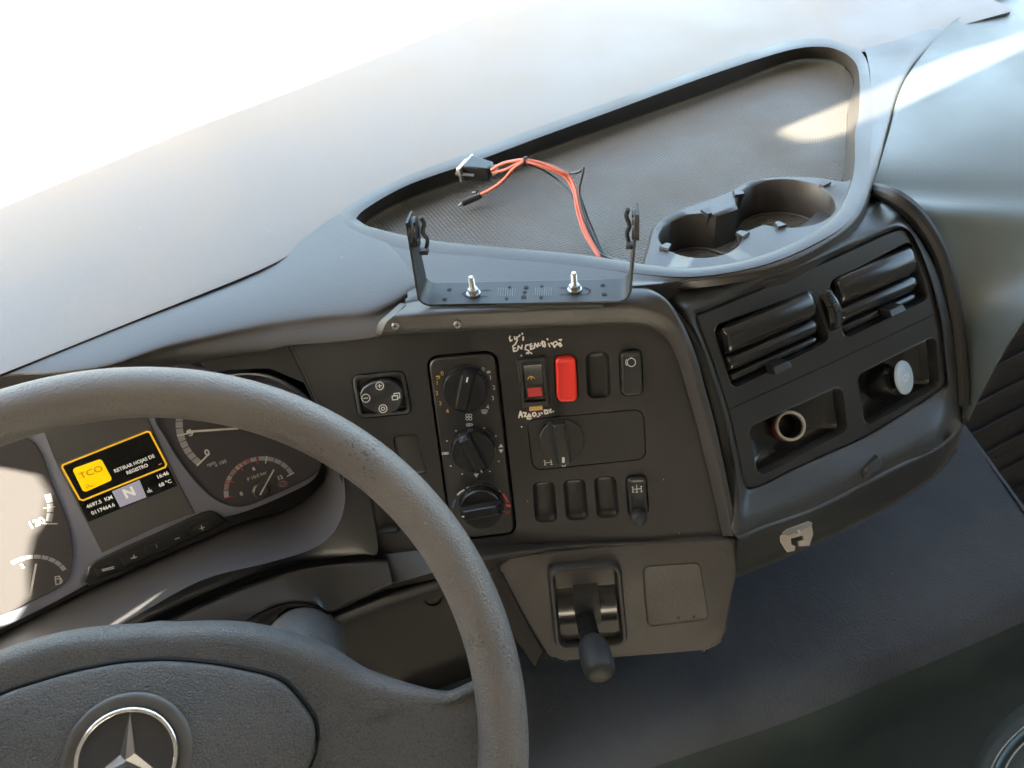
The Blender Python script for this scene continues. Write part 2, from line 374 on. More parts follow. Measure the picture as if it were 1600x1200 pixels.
# ---------------------------------------------------------------- storage tray
tray = thing('storage_tray', 'open storage tray with dimpled rubber floor in the dashboard top', 'tray', tuple(Z(1000, 280, .83)))
n_out = [(534, 338), (556, 309), (640, 272), (740, 235), (850, 194), (960, 155), (1110, 102), (1230, 65), (1290, 60), (1332, 71), (1352, 90), (1359, 120), (1364, 180), (1360, 235), (1352, 290), (1330, 340), (1290, 372), (1200, 412), (1090, 432), (1000, 428), (900, 415), (760, 402), (640, 390), (560, 368)]
n_cr = [(545, 342), (566, 317), (640, 281), (740, 245), (850, 204), (960, 164), (1110, 110), (1230, 73), (1288, 67), (1325, 77), (1344, 95), (1350, 122), (1352, 180), (1347, 235), (1344, 286), (1321, 331), (1283, 364), (1197, 404), (1090, 424), (1001, 420), (900, 402), (760, 390), (650, 379), (568, 358)]
n_in = [(556, 344), (576, 323), (640, 288), (740, 253), (850, 212), (960, 172), (1110, 117), (1230, 79), (1286, 73), (1318, 82), (1337, 99), (1343, 124), (1342, 175), (1336, 208), (1334, 270), (1313, 325), (1277, 358), (1194, 398), (1087, 418), (1001, 412), (900, 396), (760, 384), (660, 373), (574, 353)]
n_fl = [(566, 352), (590, 333), (640, 309), (740, 273), (850, 233), (960, 194), (1110, 141), (1230, 97), (1282, 92), (1310, 97), (1328, 112), (1334, 132), (1326, 165), (1323, 208), (1318, 277), (1309, 322), (1274, 355), (1192, 396), (1086, 416), (1001, 414), (900, 407), (760, 395), (664, 382), (580, 362)]
zo = [ZT - .001] * 24
R0 = [Z(x, y, ZT - .012) for x, y in n_out]; R1 = [Z(x, y, ZT) for x, y in n_out]; R2 = [Z(x, y, ZT + .0006) for x, y in n_cr]; R3 = [Z(x, y, ZT - .0004) for x, y in n_in]; R4 = [Z(x, y, .834) for x, y in n_fl]
R35 = [a.lerp(b, .5) for a, b in zip(R3, R4)]
tr = MB()
rr = [spline(r, 5, True) for r in (R1, R2, R3, R35, R4)]
tr.grid([[p - V((0, 0, .012)) for p in rr[0]], rr[0], [a.lerp(b, .5) + V((0, 0, .0003)) for a, b in zip(rr[0], rr[1])], rr[1], [a.lerp(b, .5) + V((0, 0, .0004)) for a, b in zip(rr[1], rr[2])], rr[2], rr[3], rr[4]], True)
obj('rim', tr, M_DASH, tray, sharp=50)
FT = Frame(V((0, 0, .832)), axes=(V((1, 0, 0)), V((0, 1, 0)), V((0, 0, 1))))
nf2 = n_fl[:15] + [(1290, 290), (1245, 288), (1205, 290), (1170, 297), (1146, 311), (1085, 333), (1052, 347), (1032, 362), (1022, 390), (1014, 416)] + n_fl[19:]
fl = MB().fill(FT, [[(p.x, p.y) for p in spline([Z(x, y, .834) for x, y in nf2], 4, True)]], .0)
obj('dimpled_floor', fl, M_TRAY, tray)
# cup holder
cup = thing('cup_holder', 'double cup holder with one large and one small round well at the tray corner', 'cup holder', tuple(Z(1180, 340, .82)))
blk = [(1003, 418), (1010, 385), (1020, 352), (1045, 333), (1080, 319), (1140, 297), (1164, 283), (1200, 276), (1245, 274), (1280, 276), (1322, 281), (1332, 262), (1345, 240), (1358, 240), (1352, 290), (1330, 340), (1290, 374), (1200, 414), (1090, 434), (1030, 432)]
FK = Frame(V((0, 0, ZT - .004)), axes=FT.u and (FT.u, FT.v, FT.n))
def cxy(px, py, z=ZT - .004): p = Z(px, py, z); return (p.x, p.y)
bc = spline([V((*cxy(x, y), 0)) for x, y in blk], 4, True); bp = orient([(p.x, p.y) for p in bc])
c1, c2 = V(cxy(1227, 316)), V(cxy(1094, 367)); ra, rb = .0455, .0375
def union_outline():
    d = (c2 - c1); L = d.length; d.normalize(); q = V((-d.y, d.x)); hw = .0185
    t1 = math.asin(hw / ra); t2 = math.asin(hw / rb); out = []
    for i in range(41):
        t = t1 + (2 * math.pi - 2 * t1) * i / 40; out.append(c1 + d * math.cos(t) * ra + q * math.sin(t) * ra)
    for i in range(33):
        t = t2 + (2 * math.pi - 2 * t2) * i / 32; out.append(c2 - d * math.cos(t) * rb - q * math.sin(t) * rb)
    return orient([(p.x, p.y) for p in out])
uo = union_outline()
blkm = MB(); blkm.fill(FK, [inset(bp, .003), inset(uo, -.0015)], 0.0)
blkm.grid([[FK.P(a, b, -.02) for a, b in bp], [FK.P(a, b, -.003) for a, b in bp], [FK.P(a, b, 0) for a, b in inset(bp, .003)]], True)
blkm.grid([[FK.P(a, b, 0) for a, b in inset(uo, -.0015)], [FK.P(a, b, -.0015) for a, b in uo], [FK.P(a, b, -.038) for a, b in uo]], True)
obj('well_block', blkm, M_DASH, cup, sharp=45)
obj('well_floor', MB().fill(FK, [uo], -.0375), M_TRAY, cup)
st = MB()
for c, r in ((c1, ra), (c2, rb)):
    st.tube([FK.P(c.x + (r - .003) * math.cos(t * .2094), c.y + (r - .003) * math.sin(t * .2094), -.0365) for t in range(30)], .0012, 6, True)
obj('floor_rib', st, M_DASH, cup)
for (x, y, ax, w) in [(1152, 304, 150, 12), (1288, 288, 20, 12), (1219, 354, 260, 10), (1161, 368, -75, 12), (1040, 388, 205, 11), (1104, 332, 80, 11)]:
    c = V(cxy(x, y)); t = math.radians(ax); d = V((math.cos(t), math.sin(t))); q = V((-d.y, d.x)); m = MB()
    ww = w * .00042
    m.hull([FK.P(*(c + d * a + q * b), h) for a, b, h in ((.004, -ww, .0005), (.004, ww, .0005), (-.007, ww * .5, -.001), (-.007, -ww * .5, -.001), (.003, -ww, .0028), (.003, ww, .0028), (-.006, ww * .5, .0022), (-.006, -ww * .5, .0022))])
    m.hull([FK.P(*(c + d * a + q * b), h) for a, b, h in ((-.001, -ww * .4, 0), (-.001, ww * .4, 0), (-.006, ww * .3, 0), (-.006, -ww * .3, 0), (.000, -ww * .4, -.024), (.000, ww * .4, -.024), (-.002, ww * .3, -.024), (-.002, -ww * .3, -.024))])
    obj('grip_tab', m, M_DASH, cup)
# ---------------------------------------------------------------- trim right of the tray and the right end of the dashboard
trim = MB()
a1 = [(1290, 60, ZT - .002), (1345, 74, ZT), (1357, 100, ZT), (1360, 125, ZT), (1363, 180, ZT), (1360, 235, ZT), (1352, 290, ZT), (1330, 340, ZT), (1290, 374, ZT), (1200, 414, ZT), (1090, 434, ZT), (1010, 430, ZT), (900, 415, ZT), (760, 402, ZT), (640, 388, ZT), (600, 379, ZT)]
a2 = [(1305, 65, ZT), (1400, 60, ZT), (1402, 100, ZT), (1392, 130, ZT), (1380, 185, ZT), (1370, 235, ZT), (1360, 287, ZT - .001), (1343, 335, ZT - .002), (1303, 374, ZT - .003), (1215, 418, ZT - .003), (1100, 437, ZT - .003), (1018, 440, ZT - .001), (900, 440, ZT - .001), (760, 440, ZT - .001), (660, 440, ZT - .001), (636, 452, ZT - .001)]
a3 = [(1330, 76, ZT - .004), (1480, 40, ZT - .002), (1430, 98, ZT - .002), (1404, 146, ZT - .003), (1387, 205, ZT - .004), (1376, 250, ZT - .006), (1364, 292, ZT - .010), (1347, 341, ZT - .012), (1306, 380, ZT - .014), (1218, 424, ZT - .014), (1100, 443, ZT - .014), (1016, 449, ZT - .002), (900, 462, ZT - .003), (760, 465, ZT - .003), (660, 474, ZT - .003), (628, 484, ZT - .003)]
trim.loft([Zs(a1), Zs(a2), Zs(a3), [p - V((0, -.004, .03)) for p in Zs(a3)]], su=5, sv=4)
obj('tray_surround', trim, M_DASH, dash, sharp=50)
g0 = [(1345, 74, ZT + .001), (1440, 48, ZT + .001), (1520, 20, ZT + .001), (1640, -25, ZT + .003), (1760, -70, ZT + .005)]
g1 = [(1372, 92, ZT - .001), (1430, 84, ZT), (1520, 60, ZT), (1640, 18, ZT), (1760, -25, ZT)]
g2 = [(1398, 128, ZT - .003), (1425, 110, ZT - .002), (1487, 100, ZT - .002), (1640, 60, ZT), (1760, 20, ZT)]
cm = MB(); cm.loft([[p - V((0, 0, .006)) for p in Zs(g0)], Zs(g0), Zs(g1), Zs(g2)], su=4, sv=3)

# big smooth end panel, falling away from the seam to the ridge at the lower right
e0 = [Z(1570, -6, ZT + .002), Z(1490, 33, ZT + .001), Z(1432, 98, ZT - .001), Z(1405, 148, ZT - .002), Z(1389, 205, ZT - .003), Z(1372, 262, ZT - .006), Z(1364, 300, ZT - .016)] + [FV.at(x, y, -.012) for x, y in ((1415, 318), (1452, 360), (1480, 420), (1498, 500), (1507, 580), (1508, 662))]
e2 = [Z(1760, -70, .866), Z(1800, 0, .865), Z(1860, 60, .862), Z(1890, 120, .858), Z(1900, 180, .85), Yp(1870, 250, .355), Yp(1820, 305, .342), Yp(1768, 350, .335), Yp(1715, 395, .332), Yp(1664, 438, .33), Yp(1612, 480, .33), Yp(1560, 560, .325), Yp(1512, 655, .322)]
def bulge(a, b, t, h): return a.lerp(b, t) + V((0, h, -h * .6))
ep = MB(); ep.loft([[p - V((.002, -.003, .012)) for p in e0], e0, [bulge(a, b, .04, .001) for a, b in zip(e0, e2)], [bulge(a, b, .33, .014) for a, b in zip(e0, e2)], [bulge(a, b, .68, .014) for a, b in zip(e0, e2)], [bulge(a, b, .94, .002) for a, b in zip(e0, e2)], e2, [p + V((.004, .006, -.012)) for p in e2], [p + V((.01, .06, -.06)) for p in e2]], su=4, sv=5)
obj('end_panel', ep, M_SIDE, dash, sharp=60, label='smooth grey end panel curving down at the right')
# door seal strip round the pod
g = [Z(1362, 296, .846)] + [FV.at(x, y, -.004) for x, y in ((1400, 308), (1436, 340), (1468, 395), (1488, 470), (1500, 560), (1504, 632))]
gm = MB(); gm.tube(spline(g, 6), .0075, 10)
obj('rubber_seal', gm, M_RUB, dash)
# ---------------------------------------------------------------- surround of the centre panel (its own moulding)
I0 = [(596, 521), (660, 517), (720, 514), (850, 509), (940, 505), (990, 505), (1024, 512), (1046, 533), (1062, 570), (1074, 610), (1088, 660), (1108, 740), (1130, 838)]
K0 = [(603, 505), (660, 500), (720, 497), (850, 492), (940, 488), (995, 487), (1036, 496), (1061, 524), (1076, 566), (1088, 610), (1102, 660), (1122, 740), (1143, 838)]
O0 = [(636, 474), (672, 470), (740, 465), (860, 458), (940, 453), (1000, 450), (1040, 468), (1068, 508), (1089, 560), (1101, 605), (1115, 655), (1134, 740), (1153, 838)]
i0 = [FP.at(x, y, .001) for x, y in I0]; i1 = [FP.at(x, y + (2 if x < 1030 else 0), .010) for x, y in I0]
k0 = [FP.at(x, y, .0165) for x, y in K0]; k1 = [FP.at(.6 * x + .4 * a, .6 * y + .4 * b, .0165) for (x, y), (a, b) in zip(K0, O0)]
o0 = [Z(x, y, ZT - .0005) if i < 6 else FP.at(x, y, .012 if i > 6 else .014) for i, (x, y) in enumerate(O0)]
o1 = [p + V((0, .03, -.008)) if i < 6 else p - FP.n * .02 for i, p in enumerate(o0)]
sm = MB(); sm.loft([i0, i1, k0, k1, o0, o1], su=5, sv=4)
srd = obj('panel_surround', sm, M_DASH, dash, sharp=60)
end = MB(); end.loft([[i0[0], i1[0], k0[0], k1[0], o0[0]], [p + V((-.004, .01, -.004)) for p in (i0[0], i1[0], k0[0], k1[0], o0[0])]], su=3, sv=1); obj('surround_end', end, M_DASH, dash)
for i, (x, y) in enumerate([(618, 509), (715, 507)]):
    scr = thing('cross_head_screw', ['small cross head screw near the left end of the centre surround', 'small cross head screw above the climate control plate'][i], 'screw', tuple(FP.at(x, y, .0165)), 'screws in the centre surround')
    F = Frame(FP.at(x, y, .0150), axes=(FP.u, FP.v, FP.n)); m = MB(); m.lathe(F, (0, 0), [(.0034, 0), (.0034, .0012), (.0026, .0022), (.0012, .0026)], 16); obj('screw_head', m, M_ZINC, scr)
    m = MB(); m.box(F, -.0018, .0018, -.0004, .0004, .0024, .0030); m.box(F, -.0004, .0004, -.0018, .0018, .0024, .00301); obj('cross_slot', m, M_GAP, scr)
# ---------------------------------------------------------------- centre panel plate with its openings
def rp(F, pts, r, off=0.0, seg=5): return orient(rnd(orient(F.poly(pts, off)), r, seg))
outl = [(455, 541), (520, 533), (600, 519), (720, 511), (850, 506), (940, 502), (990, 502), (1026, 508), (1050, 530), (1068, 570), (1080, 610), (1094, 660), (1114, 740), (1136, 840), (1000, 845), (850, 852), (780, 856), (650, 860), (590, 868), (572, 830), (540, 750), (505, 652), (480, 592)]
Q_MIR = [(548, 586), (633, 578), (645, 647), (559, 655)]
Q_BL1 = [(612, 681), (652, 677), (667, 742), (627, 747)]
Q_BL2 = [(573, 776), (613, 772), (626, 833), (587, 836)]
Q_CLI = [(664, 556), (777, 546), (809, 835), (704.5, 847)]
Q_S1 = [(808, 561), (852, 556), (858, 630), (816, 634)]
Q_S2 = [(864.5, 555), (901, 553), (904.5, 627), (868, 628)]
Q_S3 = [(914.5, 551), (951.5, 548), (955, 621.5), (917.5, 623.5)]
Q_S4 = [(966, 546.5), (1003.5, 544), (1006.5, 617.5), (969, 619)]
Q_DL = [(822, 655), (1006, 638), (1011, 718), (832, 736)]
Q_P1 = [(831.5, 753), (866, 751), (871.5, 815), (836.5, 817)]
Q_P2 = [(879, 750), (914, 747), (920, 812), (885, 813.5)]
Q_P3 = [(927, 745), (962, 743), (968, 808), (933, 810)]
Q_P4 = [(976.5, 743), (1011, 740.5), (1015, 803), (981, 809)]
holes = [rp(FP, q, r) for q, r in ((Q_MIR, .007), (Q_BL1, .005), (Q_BL2, .005), (Q_CLI, .011), (Q_S2, .0065), (Q_S3, .0065), (Q_S4, .0065), (Q_DL, .009), (Q_P1, .006), (Q_P2, .006), (Q_P3, .006), (Q_P4, .006))]
pm = MB(); pm.fill(FP, [orient(FP.poly(outl))] + holes)
for h in holes: pm.grid([[FP.P(a, b, 0) for a, b in h], [FP.P(a, b, -.0012) for a, b in inset(h, .0006)], [FP.P(a, b, -.006) for a, b in inset(h, .0006)]], True)
obj('centre_plate', pm, M_PANEL, dash, sharp=50)
obj('centre_plate_back', MB().fill(FP, [orient(FP.poly(outl))], -.014), M_GAP, dash)
E1 = [(455, 541), (480, 592), (505, 652), (540, 750), (572, 830), (590, 868)]
el_ = MB(); el_.tube(spline([FP.at(x, y, -.0005) for x, y in E1] + [FP.at(612, 912, .016)], 5), .0013, 6); obj('plate_edge', el_, M_LOWER, dash)
gp = MB(); gp.tube(spline([FP.at(x - 4, y, -.001) for x, y in E1] + [FP.at(607, 913, .014)], 5), .0016, 6); obj('plate_gap', gp, M_GAP, dash)
# chin below the plate
ch = MB(); ch.loft([[FP.at(x, y, o) for x, y, o in L] for L in (
    [(588, 866, -.001), (650, 859, -.001), (720, 856, -.001), (790, 851, -.001), (860, 848, -.001), (1000, 843, -.001), (1140, 838, -.001)],
    [(593, 876, .004), (650, 868, .004), (720, 862, .004), (790, 855, .003), (860, 851, .003), (1000, 845, .002), (1140, 840, .001)],
    [(610, 908, .017), (655, 897, .017), (720, 880, .017), (790, 866, .014), (860, 857, .008), (1000, 848, .004), (1140, 842, .003)],
    [(612, 914, .014), (655, 903, .014), (720, 886, .014), (790, 872, .010), (860, 860, .005), (1000, 851, .001), (1140, 844, .001)],
    [(612, 930, -.02), (655, 916, -.02), (720, 900, -.02), (790, 885, -.02), (860, 870, -.02), (1000, 860, -.02), (1140, 850, -.02)])], su=4, sv=3)
obj('chin', ch, M_PANEL, dash, sharp=45)
# pockets
for i, (q, r) in enumerate(((Q_BL1, .005), (Q_BL2, .005), (Q_S3, .0065), (Q_P1, .006), (Q_P2, .006), (Q_P3, .006))):
    lab = ['flush blank switch cover left of the climate control plate', 'blank switch cover low beside the steering wheel rim', 'empty rounded switch pocket between red cover and brake switch', 'leftmost of the three empty switch pockets in the bottom row', 'middle one of the three empty switch pockets in the bottom row', 'rightmost of the three empty switch pockets, beside the axle lock switch'][i]
    b = inset(rp(FP, q, r), .0004); depth = -.0014 if i == 0 else -.0055
    m = MB().stack(FP, b, [(0, -.010), (0, depth - .001), (.0008, depth)] if i == 0 else [(0, -.0005), (.0008, -.003), (.0030, depth), (.0044, depth - .0006)])
    o = obj('blank_switch_cover', m, M_PANEL if i == 0 else M_POCKET, None, sharp=60); tag(o, lab, 'switch blank', 'blank switch covers in the centre panel')
# ---------------------------------------------------------------- mirror control
mc = thing('mirror_control', 'square mirror adjuster with an eight sided pad and plus and minus marks', 'mirror switch', tuple(FP.at(597, 618)))
hm = inset(rp(FP, Q_MIR, .007), .001)
inn = rp(FP, [(556, 592), (628, 584), (637, 642), (565, 650)], .005)
m = MB(); m.stack(FP, hm, [(0, -.008), (0, .0004), (.0012, .0012), (.0032, .0012), (.0044, -.004)], top=False); obj('bezel', m, M_GLOSS2, mc, sharp=40)
base = inset(hm, .0044); padp = orient(FP.poly([(562, 617), (567, 606), (580, 598.5), (594, 595), (608, 595.5), (619, 600), (628, 609), (630, 620), (625, 635), (617, 642), (608, 646), (591, 646.5), (578, 641), (567, 633)], .004))
m = MB(); m.fill(FP, [base], -.004)
m.stack(FP, padp, [(-.0022, -.004), (0, .0035), (.0008, .0042), (.005, .0034)], top=False)
cc = FP.ab(597, 620, .003); rings = []
pp = inset(padp, .005)
m.grid([[FP.P(a, b, .0034) for a, b in pp], [FP.P(cc[0] + (a - cc[0]) * .5, cc[1] + (b - cc[1]) * .5, .0018) for a, b in pp], [FP.P(cc[0] + (a - cc[0]) * .05, cc[1] + (b - cc[1]) * .05, .0012) for a, b in pp]], True)
obj('pad', m, M_GLOSS2, mc, sharp=25)
z2 = dict(org=(520, 480), k=5)
strokes(FP, [ring_line(366, 615, 30), [(350, 617), (382, 613)], [(364, 600), (368, 630)]], 1.3, M_LGREY, mc, .0047, 'plus_mark', **z2)
strokes(FP, [ring_line(258, 711, 32), [(240, 713), (274, 709)]], 1.3, M_LGREY, mc, .0047, 'minus_mark', **z2)
strokes(FP, [ring_line(392, 793, 31), ring_line(392, 793, 14, 6)], 1.3, M_LGREY, mc, .0047, 'select_mark', **z2)
strokes(FP, [[(464, 695), (505, 690), (507, 720), (466, 724), (464, 695)], [(480, 692), (478, 675), (520, 670), (524, 706), (508, 710)]], 1.6, M_LGREY, mc, .0047, 'mirror_mark', **z2)
# ---------------------------------------------------------------- climate control unit
cl = thing('climate_control', 'tall black heater control plate with three round knobs', 'climate control', tuple(FP.at(738, 700)))
hc = inset(rp(FP, Q_CLI, .011), .0006)
m = MB().stack(FP, hc, [(0, -.007), (.0018, -.0042), (.0024, .0012), (.0036, .0022), (.0044, .0022)]); obj('face_plate', m, M_PANEL, cl, sharp=35)
z3 = dict(org=(640, 520), k=3.527)
def knob(cx, cy, R, p1, p2, mark, lab, chord=None):
    F = Frame(FP.at(cx, cy, .0105), axes=(FP.u, FP.v, FP.n)); f = V(F.o)
    k = MB(); k.lathe(F, (0, 0), [(R + .0008, -.0083), (R + .0008, -.0072), (R * .985, -.0070), (R * .95, .0035), (R * .90, .0050), (R * .55, .0052), (.0003, .0046)], 48)
    ko = obj('knob', k, M_GLOSS, cl, sharp=30, label=lab)
    a = V(FP.ab(*p1, .02)) - V(FP.ab(cx, cy, .02)); b = V(FP.ab(*p2, .02)) - V(FP.ab(cx, cy, .02))
    d = (a - b).normalized(); q = V((-d.y, d.x)); L = R * .93; w = R * .27; g = MB()
    prof = [(w * 1.25, .004), (w, .0105), (w * .72, .0125), (-w * .72, .0125), (-w, .0105), (-w * 1.25, .004)]
    rows = []
    for t in [-1, -.93, -.8, -.4, 0, .4, .8, .93, 1]:
        hk = max(.25, 1 - max(0, abs(t) - .8) * 3.2); wk = 1.0
        rows.append([F.P(*(d * L * t + q * x * wk), .003 + (h - .003) * hk) for x, h in prof])
    g.grid(rows); g.f.append(tuple(range(len(prof)))); e = (len(rows) - 1) * len(prof); g.f.append(tuple(range(e, e + len(prof))))
    obj('grip_bar', g, M_GLOSS, ko, sharp=30)
    mk = MB(); s = d * L * mark[0]; hh = mark[1]
    mk.add([F.P(*(s + d * u + q * v), hh) for u, v in ((-.0022, -.0006), (-.0022, .0006), (.0022, .0006), (.0022, -.0006))], [(0, 1, 2, 3)]); obj('pointer_mark', mk, M_WHITE, ko)
    return ko
knob(727.3, 608.5, .0205, (734, 583), (723, 636), (.66, .0129), 'top knob for the fan')
knob(739.5, 704.6, .0203, (729, 688), (750, 727), (-.88, .0100), 'middle knob for the air direction')
knob(752.3, 793.6, .0203, (785, 789), (718, 801), (-.80, .0122), 'bottom knob for the temperature')
def zt(s, zx, zy, size, m, par=cl, off=.0026, z=z3, name='numeral', **kw): return text(FP, s, z['org'][0] + zx / z['k'], z['org'][1] + zy / z['k'], size, m, par, off, name=name, **kw)
for s, x, y in (('0', 180, 225), ('1', 152, 277), ('2', 150, 333), ('3', 169, 390), ('4', 208, 433)): zt(s, x, y, .0056, M_ORP)
for s, x, y in (('0', 405, 203), ('1', 446, 247), ('2', 465, 303), ('3', 459, 361), ('4', 430, 410)): zt(s, x, y, .0056, M_LGREY)
strokes(FP, [ring_line(155, 246, 11, 12, -120, 150, 8), [(146, 240), (160, 244), (166, 238)]], .9, M_ORP, cl, .0026, 'recirculate_mark', **z3)
strokes(FP, [[(426, 213), (444, 220)], [(432, 225), (438, 208)], [(424, 219), (446, 214)]], .9, M_LGREY, cl, .0026, 'fan_mark', **z3)
strokes(FP, [ring_line(318, 456, 8, 10), ring_line(335, 456, 8, 10), ring_line(318, 473, 8, 10), ring_line(335, 473, 8, 10)], 1.1, M_LGREY, cl, .0026, 'fan_mark', **z3)
for x, y in ((330, 512), (412, 435)):
    strokes(FP, [[(x - 17, y - 8), (x - 8, y - 11), (x + 8, y - 11), (x + 17, y - 8), (x + 9, y + 10), (x - 9, y + 10), (x - 17, y - 8)], [(x - 6, y + 6), (x - 7, y - 6)], [(x, y + 6), (x, y - 7)], [(x + 6, y + 6), (x + 7, y - 6)]], .9, M_LGREY, cl, .0026, 'demist_mark', **z3)
dm = [[(x - 3, y), (x + 3, y)] for x, y in ((256, 540), (412, 524), (475, 569), (491, 708), (442, 764), (290, 778), (227, 734), (206, 596))]
for q_ in dm: strokes(FP, [q_], 1.5, M_WHITE, cl, .0026, 'scale_dot', **z3)
strokes(FP, [[(180, 661), (212, 659), (212, 668), (180, 670), (180, 661)], [(190, 665), (204, 664)]], 1.1, M_LGREY, cl, .0026, 'vent_mark', **z3)
def tri(pts, m, name='arrow_mark', par=cl, F=FP, off=.0026, z=z3):
    mb = MB(); mb.add([F.P(*F.ab(z['org'][0] + x / z['k'], z['org'][1] + y / z['k'], off), off) for x, y in pts], [tuple(range(len(pts)))]); return obj(name, mb, m, par)
tri([(490, 632), (503, 612), (517, 630)], M_LGREY); tri([(490, 644), (517, 642), (505, 663)], M_LGREY); tri([(354, 777), (381, 775), (369, 799)], M_LGREY)
def arcdash(z, pts, w, m, name): strokes(FP, [pts], w, m, cl, .0026, name, **z)
for a in ([(264, 893), (280, 878), (300, 866)], [(316, 856), (340, 848), (366, 842)], [(383, 840), (408, 841), (434, 846)], [(451, 852), (474, 861), (497, 876)]): arcdash(z3, a, 2.6, M_WHITE, 'temperature_dash')
arcdash(z3, [(516, 891), (530, 910), (541, 931)], 3.2, M_REDP, 'hot_dash'); arcdash(z3, [(536, 952), (552, 954)], 4.5, M_REDP, 'hot_dash'); arcdash(z3, [(526, 984), (538, 991), (551, 985)], 3.6, mat('dark_red_print', (.22, .03, .03), .6), 'hot_dash')
arcdash(z3, [(252, 920), (244, 938), (238, 960)], 3.0, M_BLUP, 'cold_dash')
# ---------------------------------------------------------------- switches of the upper row
z4 = dict(org=(780, 500), k=5.714); z5 = dict(org=(800, 640), k=5.714)
sw = thing('rocker_switch', 'add-on rocker switch in a raised frame with a red lower half', 'switch', tuple(FP.at(834, 596)))
o1_ = rp(FP, Q_S1, .001); in1 = inset(rp(FP, [(816, 570), (847, 567.5), (852, 624), (820.6, 626)], .0006, .0), 0)
m = MB(); m.stack(FP, o1_, [(-.0008, .0002), (0, .0055), (.001, .0065)], top=False); ot = inset(orient(o1_), .001)
m.fill(FP, [ot, inset(in1, -.0002)], .0065); m.grid([[FP.P(a, b, .0065) for a, b in inset(in1, -.0002)], [FP.P(a, b, .001) for a, b in in1]], True); m.fill(FP, [in1], .0009)
obj('frame', m, M_DARK, sw, sharp=30)
def pq(F, L): return [F.at(x, y, o) for x, y, o in L]
m = MB(); m.grid([pq(FP, [(817.5, 571.5, .009), (846, 569, .009)]), pq(FP, [(819, 582, .0068), (847.3, 580, .0068)]), pq(FP, [(820.5, 602, .0045), (849, 600, .0045)]), pq(FP, [(822, 624.5, .008), (851, 622.5, .008)])])
m.grid([pq(FP, [(817.5, 571.5, .009), (817.5, 571.5, .001)]), pq(FP, [(819, 582, .0068), (819, 582, .001)]), pq(FP, [(820.5, 602, .0045), (820.5, 602, .001)]), pq(FP, [(822, 624.5, .008), (822, 624.5, .001)])])
obj('rocker', m, M_GLOSS, sw, sharp=20)
m = MB(); m.grid([pq(FP, [(824, 606.5, .0053), (846, 605, .0053)]), pq(FP, [(825.5, 620.5, .0078), (847.5, 618.5, .0078)])]); obj('red_lens', m, M_REDL, sw)
strokes(FP, [[(255, 530), (265, 510), (285, 503), (300, 508), (318, 522)], [(283, 500), (287, 535)], [(262, 520), (255, 526)]], 1.1, M_ORP, sw, .0066, 'orange_mark', **z4)
m = MB().stack(FP, rp(FP, [(827, 634.5), (847, 633), (848, 640), (827, 642)], .0003), [(0, .0002), (0, .0006)]); yl = obj('yellow_sticker', m, M_YEL); tag(yl, 'small yellow sticker under the add-on rocker switch', 'sticker')
text(FP, 'AUTO', 837, 637.6, .0034, M_ORP, None, .0009, name='sticker_print').parent = yl
def button(q, r, h, m1, lab, cat, name, grp='push switches in the centre panel', dome=.0012):
    t = thing(name, lab, cat, tuple(FP.at(q[0][0] + 20, q[0][1] + 36)), grp)
    b = inset(rp(FP, q, r, seg=8), .0009)
    cx = sum(p[0] for p in b) / len(b); cy = sum(p[1] for p in b) / len(b)
    mb = MB(); mb.stack(FP, inset(b, .0006), [(-.0005, -.008), (-.0005, .0006), (0, h - .0016), (.0006, h - .0005), (.0016, h), (.0028, h - .0003), (.0044, h - .0008)]); obj('cap', mb, m1, t, sharp=50); return t
button(Q_S2, .0065, .0065, M_RED, 'bright red rounded push switch next to the rocker switch', 'switch', 'red_switch')
t4 = button(Q_S4, .0065, .0055, M_GLOSS2, 'glossy black push switch marked with a brake ring at the upper right', 'switch', 'brake_switch')
strokes(FP, [ring_line(1180, 378, 37, 24), ring_line(1180, 378, 50, 8, 148, 212), [(1170, 344), (1180, 336), (1190, 344)]], 1.3, M_LGREY, t4, .0057, 'brake_mark', **z4)
t5 = button(Q_P4, .006, .0045, M_GLOSS2, 'black switch with an axle lock mark and a round knob at its foot', 'switch', 'axle_lock_switch')
strokes(FP, [[(1076, 690), (1080, 738)], [(1152, 684), (1156, 732)], [(1078, 712), (1154, 706)], [(1112, 672), (1116, 738)], [(1070, 692), (1086, 690)], [(1074, 738), (1090, 736)], [(1146, 686), (1160, 684)], [(1148, 734), (1164, 732)], [(1104, 738), (1126, 736)]], 1.1, M_LGREY, t5, .0047, 'axle_mark', **z5)
F = Frame(FP.at(997, 805, .002), axes=(FP.u, FP.v, FP.n)); m = MB(); m.lathe(F, (0, 0), [(.0078, 0), (.0076, .007), (.0068, .010), (.005, .0118), (.002, .0125)], 28); obj('round_knob', m, M_DARK, t5, sharp=60)
# ---------------------------------------------------------------- differential dial
dl = thing('rotary_dial', 'wide black cover with a large round dial below the rocker switch', 'dial', tuple(FP.at(877, 688)))
hd = inset(rp(FP, Q_DL, .009), .0009); m = MB().stack(FP, hd, [(0, -.006), (0, -.0004), (.0006, .0002)]); obj('cover_plate', m, M_PANEL, dl, sharp=40)
F = Frame(FP.at(877.4, 687.6), axes=(FP.u, FP.v, FP.n)); R = .0205
m = MB(); m.lathe(F, (0, 0), [(R + .0007, .0003), (R + .0007, .0010), (R, .0010), (R, .0004), (R * .99, .0030), (R * .96, .0036), (.0003, .0030)], 56); kd = obj('dial_disc', m, M_PANEL, dl, sharp=30)
a = V(FP.ab(871, 655)); b = V(FP.ab(882, 722)); d = (a - b).normalized(); q = V((-d.y, d.x)); g = MB(); rows = []
prof = [(.0098, .0034), (.0068, .0044), (.0052, .0130), (.0036, .0142), (-.0036, .0142), (-.0052, .0130), (-.0060, .0034)]
